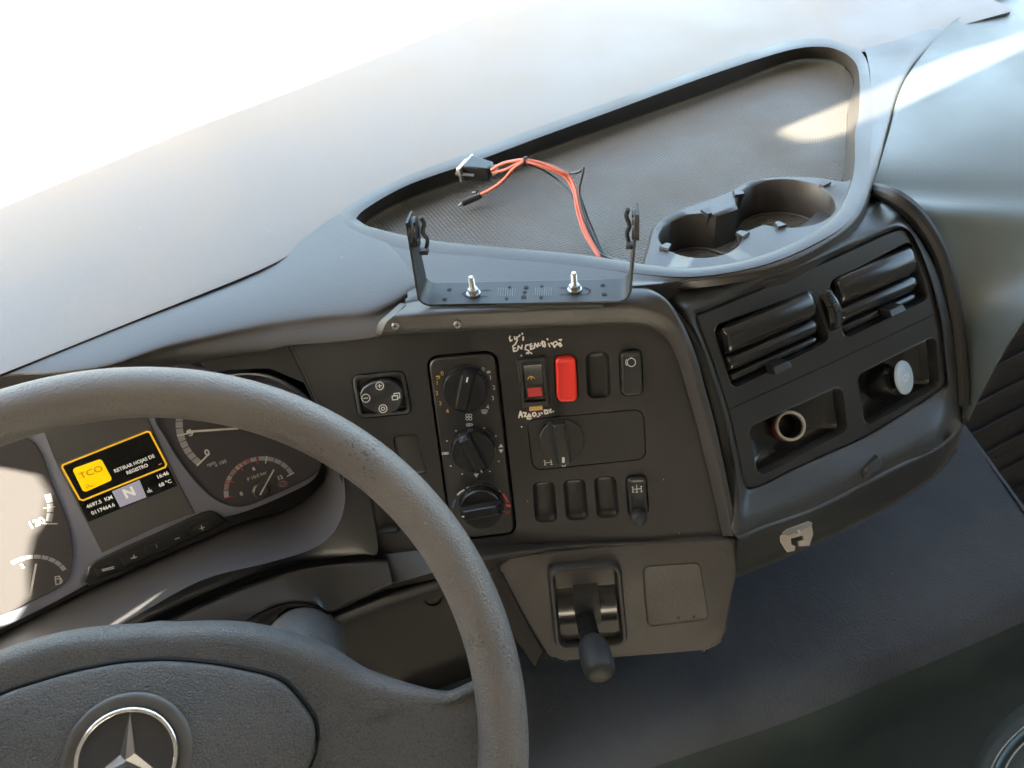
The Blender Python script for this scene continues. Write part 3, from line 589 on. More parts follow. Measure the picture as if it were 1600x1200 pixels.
for t, h in ((-1, .35), (-.96, .9), (-.9, 1), (.9, 1), (.96, .9), (1, .35)): rows.append([F.P(*(d * R * .97 * t + q * x), .0034 + (z - .0034) * h) for x, z in prof])
g.grid(rows); g.f.append(tuple(range(7))); g.f.append(tuple(range(35, 42))); obj('grip_bar', g, M_PANEL, kd, sharp=28)
strokes(FP, [[(290, 455), (296, 495)], [(350, 450), (354, 490)], [(293, 476), (352, 470)], [(284, 456), (298, 454)], [(288, 495), (302, 494)], [(342, 450), (356, 449)], [(346, 491), (360, 489)]], 1.2, M_WHITE, dl, .0008, 'axle_mark', **z5)
strokes(FP, [[(458, 432), (459, 468)]], 4.0, M_WHITE, dl, .0149, 'pointer_mark', **z5); strokes(FP, [ring_line(461, 490, 17, 16)], 1.6, M_WHITE, dl, .0008, 'ring_mark', **z5)
# ---------------------------------------------------------------- handwriting in correction fluid
hw = strokes(FP, [[(96, 145), (92, 165), (100, 188), (116, 178)], [(136, 150), (140, 172), (152, 168)], [(158, 150), (160, 185), (148, 205)], [(172, 150), (185, 134)], [(205, 118), (207, 128)], [(215, 152), (213, 180)],
    [(122, 235), (130, 280), (156, 275)], [(122, 235), (150, 210)], [(124, 256), (146, 250)], [(165, 268), (170, 232), (200, 258), (205, 225)], [(262, 222), (238, 226), (232, 262), (262, 272), (268, 290)], [(290, 212), (276, 218), (282, 262), (308, 252)], [(280, 238), (298, 232)], [(314, 250), (318, 208), (342, 240), (350, 205)],
    [(358, 226), (366, 226)], [(384, 190), (390, 236), (412, 226), (404, 196), (384, 190)], [(372, 206), (410, 240)], [(428, 168), (434, 176)], [(440, 210), (452, 238)], [(462, 205), (500, 236)], [(478, 210), (494, 196)], [(486, 236), (496, 244)], [(505, 190), (548, 238)], [(505, 225), (545, 205), (558, 230)], [(535, 175), (550, 182), (555, 172)],
    [(242, 300), (250, 292), (262, 300)], [(262, 280), (268, 290)], [(280, 292), (292, 300)], [(195, 316), (199, 320)]], 2.3, M_PAINT, None, .0006, 'handwriting', **z4)
tag(hw, 'shaky white hand painted words above the rocker switch', 'handwriting')
hw2 = strokes(FP, [[(175, 872), (190, 815), (208, 868)], [(180, 850), (204, 846)], [(212, 828), (240, 830), (226, 860), (250, 862)], [(250, 868), (268, 838), (282, 862), (258, 864)], [(248, 880), (272, 884), (286, 876)], [(300, 832), (320, 826), (330, 845), (312, 862), (298, 850), (300, 832)], [(340, 862), (352, 860)], [(356, 832), (364, 852)],
    [(374, 828), (384, 836)], [(402, 806), (410, 838), (436, 832), (424, 804), (402, 806)], [(440, 806), (462, 798), (452, 824), (470, 822)], [(480, 814), (486, 818)], [(198, 952), (202, 956)]], 2.3, M_PAINT, None, .0006, 'handwriting', **z4)
tag(hw2, 'white hand painted word below the yellow sticker', 'handwriting')
# ================================================================ VENT POD
pod = thing('vent_pod', 'curved dark housing at the right that frames the air vents and two power sockets', 'vent housing', tuple(FV.at(1300, 560)))
BZ = [(1087, 497), (1105, 484), (1180, 453), (1250, 424), (1330, 388), (1398, 358), (1424, 364), (1440, 395), (1458, 450), (1471, 510), (1477, 575), (1478, 598), (1464, 614), (1405, 652), (1347, 686), (1290, 712), (1237, 736), (1182, 763), (1163, 757), (1150, 700), (1133, 630), (1108, 555)]
OT = [(1020, 449), (1100, 445), (1150, 438), (1218, 424), (1306, 380), (1347, 342), (1380, 318), (1420, 352), (1460, 415), (1484, 490), (1497, 560), (1502, 662), (1470, 694), (1420, 718), (1375, 740), (1330, 764), (1265, 796), (1190, 822), (1150, 838), (1136, 748), (1117, 652), (1070, 508)]
bz = [FV.at(x, y, .000) for x, y in BZ]
ot = []
for i, (x, y) in enumerate(OT):
    if i <= 6: ot.append(Z(x, y, [.843, .846, .846, .845, .844, .843, .842][i]))
    elif i <= 11: ot.append(FV.at(x, y, -.012))
    elif i <= 18: ot.append(FV.at(x, y, .014))
    else: ot.append(FV.at(x, y, -.004))
m1_ = [FV.at(x, y, .004) + (ot[i] - FV.at(x, y, 0)) * .0 for i, (x, y) in enumerate([(a[0] * .8 + b[0] * .2, a[1] * .8 + b[1] * .2) for a, b in zip(BZ, OT)])]
m2_ = [a.lerp(b, .62) + FV.n * (.003 if i > 11 else .004) for i, (a, b) in enumerate(zip(bz, ot))]
lo_ = [p + (V((0, .05, -.01)) if i <= 6 else -FV.n * .03 if i < 12 or i > 18 else V((0, .0, 0))) for i, p in enumerate(ot)]
pb = MB(); pb.loft([[p - FV.n * .006 for p in bz], bz, m1_, m2_, ot], su=5, sv=4, closed=True)
lo2 = [spline(r, 5, True) for r in (ot, lo_)]; pb.grid(lo2, True)
obj('housing', pb, M_POD, pod, sharp=70)
# apron below the ridge
AP = [(1502, 662), (1470, 694), (1420, 718), (1375, 740), (1330, 764), (1265, 796), (1190, 822), (1150, 838)]
AB = [(1494, 702), (1464, 738), (1432, 764), (1399, 786), (1344, 815), (1287, 842), (1217, 874), (1150, 900)]
ap0 = [FV.at(x, y, .014) for x, y in AP]; ap1 = [FV.at(x, y, -.012) for x, y in AB]
am = MB(); am.loft([ap0, [a.lerp(b, .06) + FV.n * .0035 for a, b in zip(ap0, ap1)], [a.lerp(b, .2) + FV.n * .002 for a, b in zip(ap0, ap1)], [a.lerp(b, .9) for a, b in zip(ap0, ap1)], ap1, [p + V((0, .03, -.004)) for p in ap1], [p + V((0, .25, .03)) for p in ap1]], su=5, sv=3)
obj('apron', am, M_POD, pod, sharp=60)
# black glossy face plate with openings
V1 = [(1113, 510), (1266, 454), (1296, 531), (1144, 608)]
V2 = [(1293, 441), (1421, 377), (1451, 466), (1319, 529)]
S1 = [(1168, 668), (1314, 602), (1323, 672), (1184, 745)]
S2 = [(1338, 586), (1461, 524), (1468, 602), (1351, 666)]
face = inset(orient(FV.poly([(x, y) for x, y in BZ])), .0004); face = orient([(p.x, p.y) for p in spline([V((*q, 0)) for q in face], 3, True)])
hs = [rp(FV, q, .0075, seg=7) for q in (V1, V2, S1, S2)]
fm = MB(); fm.fill(FV, [inset(face, .002)] + [inset(h, -.0012) for h in hs], .0005); fm.grid([[FV.P(a, b, -.006) for a, b in face], [FV.P(a, b, -.002) for a, b in face], [FV.P(a, b, .0005) for a, b in inset(face, .002)]], True)
for h in hs: fm.grid([[FV.P(a, b, .0005) for a, b in inset(h, -.0012)], [FV.P(a, b, .0014) for a, b in inset(h, -.0004)], [FV.P(a, b, -.0005) for a, b in inset(h, .0004)], [FV.P(a, b, -.012) for a, b in inset(h, .0008)]], True)
obj('face_plate', fm, M_GLOSS2, pod, sharp=35)
sm_ = MB(); sm_.tube([FV.at(1137, 641, .0008), FV.at(1300, 567, .0008), FV.at(1467, 488, .0008)], .0007, 6); obj('plate_seam', sm_, M_GAP, pod)
def boxbehind(F, h, depth, m, name, par):
    o = MB(); o.grid([[F.P(a, b, -.011) for a, b in inset(h, .0008)], [F.P(a, b, -depth) for a, b in inset(h, .003)]], True); o.fill(F, [inset(h, .003)], -depth); return obj(name, o, m, par)
def vent(q, h, lab, tabpx, flat):
    t = thing('air_vent', lab, 'air vent', tuple(FV.at(*q[0])), 'air vents in the vent housing')
    boxbehind(FV, h, .045, M_GAP, 'duct', t)
    tl, trr, br, bl = V(FV.ab(*q[0])), V(FV.ab(*q[1])), V(FV.ab(*q[2])), V(FV.ab(*q[3]))
    ax0, ax1 = max(tl.x, bl.x) + .002, min(trr.x, br.x) - .001
    yt = (tl.y + trr.y) / 2 + .000; yb = (bl.y + br.y) / 2 - .001
    H = yt - yb
    for k, (f0, f1, pr) in enumerate(((.01, .47, .0085), (.48, .76, .0035), (.77, .97, -.002))):
        b0_, b1_ = yt - H * f0, yt - H * f1; w = b0_ - b1_
        prof = [(b0_ - w * .5 * (1 - math.cos(math.pi * q / 10)), pr - .0105 + .0105 * math.sin(math.pi * q / 10) ** .8) for q in range(11)] + [(b1_ + w * .2, -.014), (b0_ - w * .2, -.014)]; NP = len(prof)
        mm = MB(); rows = []
        for t_, ins in ((0, .55), (.012, .86), (.035, .97), (.07, 1), (.93, 1), (.965, .97), (.988, .86), (1, .55)):
            x = ax0 + (ax1 - ax0) * t_; cb = sum(p[0] for p in prof) / NP; bow = .0016 * (1 - (2 * t_ - 1) ** 2)
            rows.append([FV.P(x, cb + (b2 - cb) * (.5 + .5 * ins), (c2 + .012) * ins - .012 + bow) for b2, c2 in prof])
        mm.grid([r + [r[0]] for r in rows]); mm.f.append(tuple(range(NP))); e = 7 * (NP + 1); mm.f.append(tuple(range(e, e + NP)))
        obj('vane', mm, M_GLOSS, t, sharp=50)
    for k in range(4):
        x = ax0 + (ax1 - ax0) * (k + .5) / 4; mm = MB(); mm.box(FV, x, x + .0015, yb, yt, -.036, -.018); obj('rear_vane', mm, M_GLOSS, t)
    c = V(FV.ab(*tabpx, .008)); mm = MB(); prof = [(-.009, .0), (-.010, .006), (-.0085, .0105), (.0095, .0105), (.0105, .006), (.010, .0)]
    mm.hull([FV.P(c.x + a, c.y + b, z) for a, b, z in ((-.0095, -.004, .000), (.0095, -.004, 0), (-.0085, .0045, -.002), (.0085, .0045, -.002), (-.0095, -.0035, .0125), (.0095, -.0035, .0125), (-.0085, .0022, .0105), (.0085, .0022, .0105), (-.0095, -.0052, .0105), (.0095, -.0052, .0105))])
    obj('slider_tab', mm, M_GLOSS2, t, bevel=.0008)
    return t
vent(V1, hs[0], 'left air vent with slightly open vanes, above the orange ringed socket', (1219, 572), 0)
vent(V2, hs[1], 'right air vent at the outer corner, above the 12V socket', (1398, 484), 1)
tw = thing('vent_thumbwheel', 'ribbed thumbwheel standing between the two air vents', 'thumbwheel', tuple(FV.at(1302, 485)))
a0, a1 = V(FV.ab(1287, 448)), V(FV.ab(1308, 520)); cxm = (a0 + a1) / 2
m = MB(); rows = []
for k in range(13):
    t = k / 12; p = a0.lerp(a1, t); h = math.sin(math.pi * t) * .010
    rows.append([FV.P(p.x + x, p.y, -.002 + h * s_) for x, s_ in ((-.0085, .0), (-.0075, .8), (-.005, 1), (.005, 1), (.0075, .8), (.0085, .0))])
m.grid(rows); obj('arch', m, M_GLOSS, tw, sharp=40)
for k in range(16):
    t = .14 + .72 * k / 15; p = a0.lerp(a1, t); h = math.sin(math.pi * t) * .0105 - .001; mm = MB(); mm.box(FV, p.x - .0028, p.x + .0028, p.y - .0007, p.y + .0007, h - .004, h + .0002); obj('rib', mm, M_GLOSS2, tw)
# sockets: curved shell behind the opening
def shell(h, par, ctr):
    cx = sum(p[0] for p in h) / len(h); cy = sum(p[1] for p in h) / len(h); rows = []
    for s_, d in ((1, .011), (.95, .015), (.82, .020), (.6, .023), (.35, .023)):
        rows.append([FV.P(cx + (a - cx) * s_, cy + (b - cy) * (s_ * .9 + .1), -d) for a, b in inset(h, .0008)])
    o = MB(); o.grid(rows, True); o.f.append(tuple(range(4 * len(h), 5 * len(h)))); return obj('shell', o, M_GLOSS, par, sharp=70)
so1 = thing('lighter_socket', 'empty lighter socket with a tan metal ring and orange side', 'power socket', tuple(FV.at(1239, 666)))
shell(hs[2], so1, None)
def tiltF(F, a, b, c, yaw, pitch=0):
    R = Matrix.Rotation(math.radians(yaw), 3, F.v) @ Matrix.Rotation(math.radians(pitch), 3, F.u); return Frame(F.P(a, b, c), axes=(R @ F.u, R @ F.v, R @ F.n))
c = FV.ab(1238, 666, -.008); Fs = tiltF(FV, *c, -.010, -14, -16)
Ro = 22.0 / FPX * .84 * .98
m = MB(); m.lathe(Fs, (0, 0), [(Ro * .98, -.022), (Ro * .98, -.003), (Ro * .96, -.002)], 40, cap=False); obj('orange_collar', m, M_ORG, so1)
m = MB(); m.lathe(Fs, (0, 0), [(Ro * .97, -.004), (Ro * .97, -.0005), (Ro * .90, .0004), (Ro * .80, .0002), (Ro * .77, -.002), (Ro * .74, -.020)], 40, cap=False); obj('metal_ring', m, M_TAN, so1, sharp=40)
m = MB(); m.lathe(Fs, (0, 0), [(Ro * .76, -.003), (Ro * .74, -.020), (Ro * .3, -.021), (.0004, -.021)], 32); obj('well', m, M_DARK, so1)
so2 = thing('capped_socket', 'recessed power socket closed by a pale tilted cap reading 12V', 'power socket', tuple(FV.at(1410, 590)))
shell(hs[3], so2, None)
c = FV.ab(1404, 592, -.006); Fb = tiltF(FV, *c, -.010, 30, -10); m = MB(); m.lathe(Fb, (0, 0), [(.017, -.024), (.0165, -.004), (.013, -.001)], 32); obj('socket_body', m, M_GLOSS, so2)
c = FV.ab(1415, 589.5, .004); Fk = tiltF(FV, *c, .004, 20, -4); rcap = 24.0 / FPX * .84
m = MB(); m.lathe(Fk, (0, 0), [(rcap * .6, -.004), (rcap * .97, -.003), (rcap, -.0018), (rcap * .97, -.0005), (rcap * .85, .0004), (rcap * .45, .0010), (.0004, .0012)], 40); cp_ = obj('cap', m, M_CAP, so2, sharp=60)
text(Fk, '12V', 1416, 590, .0095, M_WHITE, cp_, .0017, name='lettering', thick=.0002)
# hook and latch
hk = thing('small_hook', 'small dark plastic hook on the housing ridge under the sockets', 'hook', tuple(FV.at(1356, 732, .012)))
Fh = Frame(FV.at(1357, 731, .010), axes=(FV.u, FV.v, FV.n)); m = MB()
m.hull([Fh.P(a, b, c) for a, b, c in ((-.013, -.008, -.004), (.010, -.006, -.004), (-.012, .003, -.002), (.013, .010, -.002), (-.010, -.004, .008), (.010, .001, .008), (-.008, .004, .006), (.011, .009, .006))]); obj('hook_body', m, M_POD, hk, bevel=.0015)
m = MB(); m.box(Fh, -.009, .009, -.010, -.004, -.002, .004); obj('hook_lip', m, M_DARK, hk, bevel=.001)
la = thing('metal_latch', 'small bare metal latch plate on the lower edge of the housing', 'latch', tuple(FV.at(1242, 838, .0)))
Fq = tiltF(Frame(FV.at(1242, 836, .004), axes=(FV.u, FV.v, FV.n)), 0, 0, 0, 0, 0)
m = MB(); P_ = [(1217, 833), (1222, 827), (1258, 814), (1266, 816), (1269, 834), (1263, 852), (1247, 853), (1246, 846), (1254, 843), (1253, 836), (1234, 841), (1235, 850), (1241, 853), (1240, 860), (1229, 862), (1219, 847)]
m.stack(Fq, Fq.poly(P_), [(0, 0), (0, .0014), (.0003, .0017)], bottom=True); obj('plate', m, M_TAN, la)
m = MB(); m.stack(Fq, rnd(Fq.poly([(1218, 832), (1222, 825), (1258, 812), (1264, 815), (1262, 820), (1224, 834)]), .001), [(0, 0), (0, .005), (.0004, .0054)]); obj('flange', m, M_ZINC, la)
m = MB(); m.lathe(Fq, Fq.ab(1240, 829), [(.0022, .005), (.0022, .007), (.001, .008)], 14); obj('rivet', m, M_ZINC, la)
# ================================================================ LEVER CONSOLE
lc = thing('lever_console', 'grey lower console plate that carries the hand brake lever', 'console', tuple(FE.at(960, 940)))
OC = [(776, 884), (800, 869), (900, 857), (1050, 846), (1157, 840), (1156, 885), (1146, 930), (1136, 985), (1126, 1008), (1104, 1018), (980, 1028), (880, 1034), (856, 1026), (830, 985), (792, 915)]
oc = orient([(p.x, p.y) for p in spline([V((*q, 0)) for q in rnd(orient(FE.poly(OC)), .007, 5)], 2, True)])
m = MB(); m.stack(FE, oc, [(0, -.045), (0, -.005), (.0008, -.002), (.0018, -.0004), (.0028, 0)]); obj('plate', m, M_LOWER, lc, sharp=50)
w0 = [FE.at(x, y, -.006) for x, y in ((778, 885), (795, 918), (825, 978), (848, 1018))]; w1 = [FE.at(x, y, -.034) for x, y in ((764, 878), (770, 925), (800, 990), (835, 1040))]
m = MB(); m.loft([w0, [a.lerp(b, .5) for a, b in zip(w0, w1)], w1, [p - FE.n * .05 for p in w1]], su=4, sv=3); obj('side_wing', m, M_LOWER, lc, sharp=60)
BO = [(854, 881), (969, 872), (981, 1003), (867, 1010)]; BI = [(869, 898), (960, 893), (965, 990), (881, 997)]
bo = rp(FE, BO, .013, seg=10); bi = rp(FE, BI, .009)
m = MB(); m.stack(FE, bo, [(0, -.001), (.0003, .006), (.002, .0085), (.0045, .0085), (.007, .003), (.0075, -.03)], top=False); obj('boot_frame', m, M_DARK, lc, sharp=45)
bi2 = inset(bo, .0074); m = MB(); m.fill(FE, [bi2], -.03); obj('boot_well', m, M_GAP, lc)
m = MB(); m.stack(FE, rnd(orient(FE.poly([(1003, 884), (1093, 878), (1109, 968), (1011, 980)])), .007), [(0, .0002), (.0006, .0012), (.0016, .0006), (.003, .0005)]); obj('blank_cover', m, M_LOWER, lc, sharp=60)
for x, y in ((1060, 965), (1084, 963)):
    m = MB(); m.lathe(FE, FE.ab(x, y), [(.0012, .0006), (.0012, .0009), (.0003, .0009)], 10); obj('peg_hole', m, M_GAP, lc)
lv = thing('hand_brake_lever', 'black hand brake lever with a rounded knob sticking out of its frame', 'lever', tuple(FE.at(925, 960)))
a, b = FE.ab(917, 945, .0); m = MB(); rows = []
for k in range(15):
    t = math.radians(-78 + 156 * k / 14); rows.append([FE.P(a + x, b + .034 * math.sin(t), -.026 + .034 * math.cos(t)) for x in (-.028, -.026, -.0125, -.0125)] + [])
m.grid(rows); rows = [[FE.P(a + x, b + .034 * math.sin(math.radians(-78 + 156 * k / 14)), -.026 + .034 * math.cos(math.radians(-78 + 156 * k / 14))) for x in (.0125, .0125, .026, .028)] for k in range(15)]; m.grid(rows)
obj('drum', m, M_GLOSS, lv, sharp=60)
m = MB(); rows = []
for k in range(11):
    t = math.radians(-40 + 118 * k / 10); rr_ = .036; rows.append([FE.P(a + x, b + rr_ * math.sin(t), -.026 + z * math.cos(t) + 0) for x, z in ((-.0118, .03), (-.0118, rr_), (.0118, rr_), (.0118, .03))])
m.grid(rows); obj('strap', m, M_DARK, lv, sharp=40)
for k in range(3):
    m = MB(); t = math.radians(66 - 7 * k); m.box(FE, a - .011, a + .011, b + .036 * math.sin(t) - .0006, b + .036 * math.sin(t) + .0006, -.026 + .036 * math.cos(t), -.026 + .037 * math.cos(t) + .001); obj('strap_rib', m, M_DARK, lv)
p0 = FE.at(914, 962, .004); p1 = FE.at(919, 985, .030); p2 = FE.at(927, 1012, .055); p3 = FE.at(935, 1040, .075); p4 = FE.at(938, 1053, .083)
pa = spline([p0, p1, p2, p3, p4], 6)
def lr(t): return .0105 + (.0155 - .0105) * max(0, min(1, (t - .35) / .35)) if t < .8 else .0155 * math.sqrt(max(.001, 1 - ((t - .8) / .2) ** 2))
m = MB(); m.tube(pa[:11], lambda t: .0095, 20); obj('stem', m, M_GLOSS, lv)
kn = spline([p2 + (p1 - p2) * .25, p2, p3, p4, p4 + (p4 - p3) * .5], 5); n_ = len(kn)
rad = [.0100, .0112, .0125, .0136, .0144, .0150, .0154, .0157, .0158, .0158, .0157, .0155, .0151, .0146, .0140, .0132, .0121, .0106, .0085, .0055, .0012][:n_]; rad[-1] = .0008
m = MB(); m.tube(kn, [r_ * .92 for r_ in rad], 28); obj('knob', m, M_DARK, lv, sharp=80)
# ================================================================ LOWER FASCIA AND BINNACLE
r0 = [(541, 745), (541, 784), (527, 826), (490, 855), (420, 877), (315, 905), (192, 972), (60, 1035), (-120, 1120)]
r1 = [(548, 745), (549, 790), (545, 835), (520, 862), (455, 878), (385, 899), (262, 950), (150, 1010), (-60, 1120)]
up = [FL.at(x, y, .010) for x, y in r0]
fu0 = [(575, 745), (580, 790), (590, 862), (560, 866), (455, 880), (385, 900), (262, 951), (150, 1012), (-60, 1125)]
fa = MB(); fa.loft([up, [FL.at(x, y, .008) for x, y in r1], [FL.at(x, y, .004) for x, y in fu0]], su=5, sv=2)
obj('upper_fascia', fa, M_PANEL, dash, sharp=50)
f2 = [(604, 866), (560, 868), (500, 874), (455, 882), (385, 903), (262, 955), (150, 1017), (-60, 1130)]
f3 = [(606, 872), (560, 876), (500, 884), (455, 892), (385, 914), (275, 962), (160, 1025), (-50, 1140)]
f4 = [(612, 912), (560, 932), (515, 954), (490, 944), (450, 942), (400, 960), (330, 1000), (-20, 1190)]
gfa = MB(); gfa.loft([[FL.at(x, y, .004) for x, y in f2], [FL.at(x, y - 1, -.006) for x, y in f2], [FL.at(x, y, -.006) for x, y in f3], [FL.at(x, y + 2, .006) for x, y in f3]], su=4, sv=1, lin=True); obj('fascia_groove', gfa, M_GAP, dash, sharp=30)
band = MB(); band.loft([[FL.at(x, y + 2, .004) for x, y in f3], [FL.at(x, y + 7, .009) for x, y in f3], [FL.at(x, y - 6, .022) for x, y in f4], [FL.at(x, y, .022) for x, y in f4], [FL.at(x + 1, y + 3, .014) for x, y in f4], [FL.at(x + 4, y + 6, -.03) for x, y in f4]], su=4, sv=3)
obj('fascia_band', band, M_PANEL, dash, sharp=50)
# plate part between hood and binnacle (right of the gauges, left of the centre plate)
hp = MB(); hp.fill(FP, [orient(FP.poly([(300, 560), (380, 552), (455, 540), (478, 592), (502, 652), (538, 750), (570, 830), (590, 870), (556, 866), (540, 842), (551, 800), (545, 730), (520, 660), (480, 600), (420, 575), (330, 580)], -.002))], -.002)
obj('side_fascia', hp, M_PANEL, dash)
# rounded bowl behind the binnacle edge
RB = [(330, 590), (400, 585), (455, 604), (495, 640), (523, 690), (536, 735), (540, 784), (525, 826), (490, 855), (420, 877), (315, 905), (192, 972), (60, 1035), (-120, 1120)]
RC = [(330, 600), (395, 600), (440, 615), (475, 650), (500, 690), (507, 722), (505, 752), (480, 778), (440, 800), (380, 815), (300, 850), (150, 915), (50, 965), (-100, 1040)]
rb = [FP.at(x, y, .002) if i < 6 else FL.at(x, y, .010) for i, (x, y) in enumerate(RB)]; rc = [FC.at(x, y, -.030) for x, y in RC]
bw = MB(); bw.loft([[p - FP.n * .004 for p in rb], [p + FP.n * .003 for p in rb], [a.lerp(b, .08) + FP.n * .002 for a, b in zip(rb, rc)], [a.lerp(b, .5) - FC.n * .012 for a, b in zip(rb, rc)], [a.lerp(b, .85) - FC.n * .008 for a, b in zip(rb, rc)], rc], su=5, sv=4)
obj('binnacle_bowl', bw, M_BOWL, dash, sharp=60)
# ---------------------------------------------------------------- instrument cluster
ic = thing('instrument_cluster', 'instrument cluster with two gauges and a lit amber display behind the steering wheel', 'instrument cluster', tuple(FC.at(200, 800)))
bd = [(-160, 720), (-100, 660), (30, 600), (200, 560), (385, 585), (430, 592), (470, 625), (495, 670), (502, 715), (498, 740), (480, 758), (430, 782), (385, 800), (340, 812), (300, 822), (250, 848), (140, 912), (60, 955), (-60, 1010), (-200, 1040)]
bdp = orient([(p.x, p.y) for p in spline([V((*q, 0)) for q in orient(FC.poly(bd))], 3, True)])
m = MB(); m.stack(FC, bdp, [(0, -.034), (0, -.003), (.0006, -.0008), (.002, 0)]); obj('frame', m, M_CLU, ic, sharp=50)
z1 = dict(org=(0, 560), k=2.857)
def zf(L): return [(x / 2.857, 560 + y / 2.857) for x, y in L]
RG = zf([(690, 265), (735, 350), (790, 445), (880, 560), (960, 630), (1040, 660), (1110, 655), (1200, 617), (1330, 558), (1400, 520), (1425, 485), (1428, 430), (1400, 320), (1300, 180), (1190, 110), (1080, 85), (900, 110), (760, 190)])
rg = orient([(p.x, p.y) for p in spline([V((*q, 0)) for q in orient(FC.poly(RG))], 3, True)])
m = MB(); m.stack(FC, rg, [(0, 0), (.0002, .0015), (.0014, .0015), (.0018, -.002)], top=False); m.fill(FC, [inset(rg, .0016)], .0004); obj('right_gauge_face', m, M_DIAL, ic)
LG = zf([(-300, 500), (-150, 350), (0, 330), (160, 380), (235, 560), (300, 720), (322, 820), (322, 910), (290, 1000), (150, 1080), (0, 1145), (-200, 1180), (-330, 900)])
lg = orient([(p.x, p.y) for p in spline([V((*q, 0)) for q in orient(FC.poly(LG))], 3, True)])
m = MB(); m.stack(FC, lg, [(0, 0), (.0002, .0015), (.0014, .0015), (.0018, -.002)], top=False); m.fill(FC, [inset(lg, .0016)], .0004); obj('left_gauge_face', m, M_DIAL, ic)
CPn = zf([(185, 300), (640, 200), (660, 265), (770, 500), (872, 692), (830, 702), (700, 752), (455, 868), (340, 640), (240, 440)])
m = MB(); m.stack(FC, orient(FC.poly(CPn)), [(0, .0002), (.0004, .0008)]); obj('centre_face', m, M_CLUD, ic)
SCRN = [(97, 730), (100, 727), (233, 674), (240, 677), (261, 725), (277, 758), (138, 815), (128, 795)]
m = MB(); m.stack(FC, orient(FC.poly(SCRN)), [(0, .0008), (0, .0011)]); dsp = obj('display', m, M_SCR, ic)
d3 = dict(org=(0, 600), k=5)
strokes(FC, [[(492, 632), (1148, 372), (1170, 376), (1300, 626), (1290, 650), (650, 908), (622, 900), (486, 654), (492, 632)]], 3.0, M_SCRO, dsp, .0014, 'amber_border', **d3)
m = MB(); m.stack(FC, rp(FC, [(113, 732), (158, 716), (176, 749), (131, 769)], .003), [(0, .0011), (0, .0015)]); obj('warning_tile', m, M_SCRY, dsp)
dT = mat('screen_dark_text', (.20, .12, .01), .5)
text(FC, 'TCO', 142.5, 738, .0088, dT, dsp, .0018, sx=1.15)
strokes(FC, [[(670, 795), (690, 785), (700, 800)], [(665, 812), (700, 800), (732, 795)], [(680, 808), (684, 820)], [(715, 798), (722, 806)]], 1.0, dT, dsp, .0018, 'warning_symbol', **d3)
def ct(s, zx, zy, size, mm=M_SCRW, z=d3, off=.0016, sx=1.0, rot=0.0, par=dsp, thick=.00012, name='lettering'): return text(FC, s, z['org'][0] + zx / z['k'], z['org'][1] + zy / z['k'], size, mm, par, off, rot, name=name, sx=sx, thick=thick)
ct('RETIRAR HOJAS DE', 1050, 622, .0050, sx=.9); ct('REGISTRO', 1072, 665, .0050, sx=.9)
ct('16:46', 1270, 712, .0054); ct('68 °C', 1290, 776, .0052); ct('4697.5  KM', 778, 922, .0052); ct('0117464.6', 806, 977, .0052)
m = MB(); m.stack(FC, orient(FC.poly([(175, 767), (218, 749), (229, 776), (188, 792)])), [(0, .0011), (0, .0014)]); obj('gear_tile', m, M_SCRN, dsp)
ct('N', 1010, 850, .0135, M_SCRW, thick=.0005)
strokes(FC, [[(1150, 838), (1184, 828)], [(1160, 812), (1168, 832)], [(1155, 846), (1190, 838)]], 1.1, M_SCRW, dsp, .0016, 'coolant_symbol', **d3)
strokes(FC, [[(1240, 630), (1262, 622)]], .8, M_SCRO, dsp, .0016, 'dash_mark', **d3)
# tachometer
def zc(x, y): return FC.ab(x / 2.857, 560 + y / 2.857, .0008)
C0 = V(zc(1075, 285)); Pr = V(zc(790, 345)); RT = (Pr - C0).length
def band_arc(C, R, w, a0, a1, n, mm, name, par, off=.0008, gap=.06):
    for i in range(n):
        t0 = a0 + (a1 - a0) * (i + gap) / n; t1 = a0 + (a1 - a0) * (i + 1 - gap) / n; mb = MB()
        mb.grid([[FC.P(C.x + r * math.cos(math.radians(t0 + (t1 - t0) * k / 3)), C.y + r * math.sin(math.radians(t0 + (t1 - t0) * k / 3)), off) for k in range(4)] for r in (R - w / 2, R + w / 2)]); obj(name, mb, mm(i) if callable(mm) else mm, par)
def tick(C, r0_, r1_, a, w, mm, name='tick', par=None, off=.0011):
    t = math.radians(a); mb = MB(); mb.ribbon(FC, [(C.x + r0_ * math.cos(t), C.y + r0_ * math.sin(t)), (C.x + r1_ * math.cos(t), C.y + r1_ * math.sin(t))], w, off); obj(name, mb, mm, par or ic)
def ang(C, p): d = V(p) - C; return math.degrees(math.atan2(d.y, d.x)) % 360
aT0 = ang(C0, zc(785, 265)); aT5 = ang(C0, zc(785, 346)); aTz = ang(C0, zc(880, 478))
R5 = (V(zc(800, 344)) - C0).length; Rz = (V(zc(890, 460)) - C0).length; RT = (R5 + Rz) / 2
band_arc(C0, RT, .0065, aT5, aTz, 5, M_GREY, 'scale_segment', ic); band_arc(C0, RT, .0065, aT5 - (aTz - aT5) * 1.2, aT5, 6, M_GREY, 'scale_segment', ic)
tick(C0, RT - .012, RT + .003, aT5, .0014, M_WHITE); tick(C0, RT - .012, RT + .003, aTz, .0016, M_WHITE)
c1z = dict(org=(0, 560), k=2.857)
def lt(s, x, y, size, mm=M_WHITE, rot=0.0, sx=1.0, thick=.0001, name='numeral'): return text(FC, s, x / 2.857, 560 + y / 2.857, size, mm, ic, .0009, rot, name=name, sx=sx, thick=thick)
lt('5', 850, 333, .0095, thick=.0003); lt('0', 925, 422, .0095, thick=.0003); lt('rpm', 943, 470, .0052, M_LGREY); lt('x 100', 985, 468, .0052, M_LGREY).location.z += -.0; 
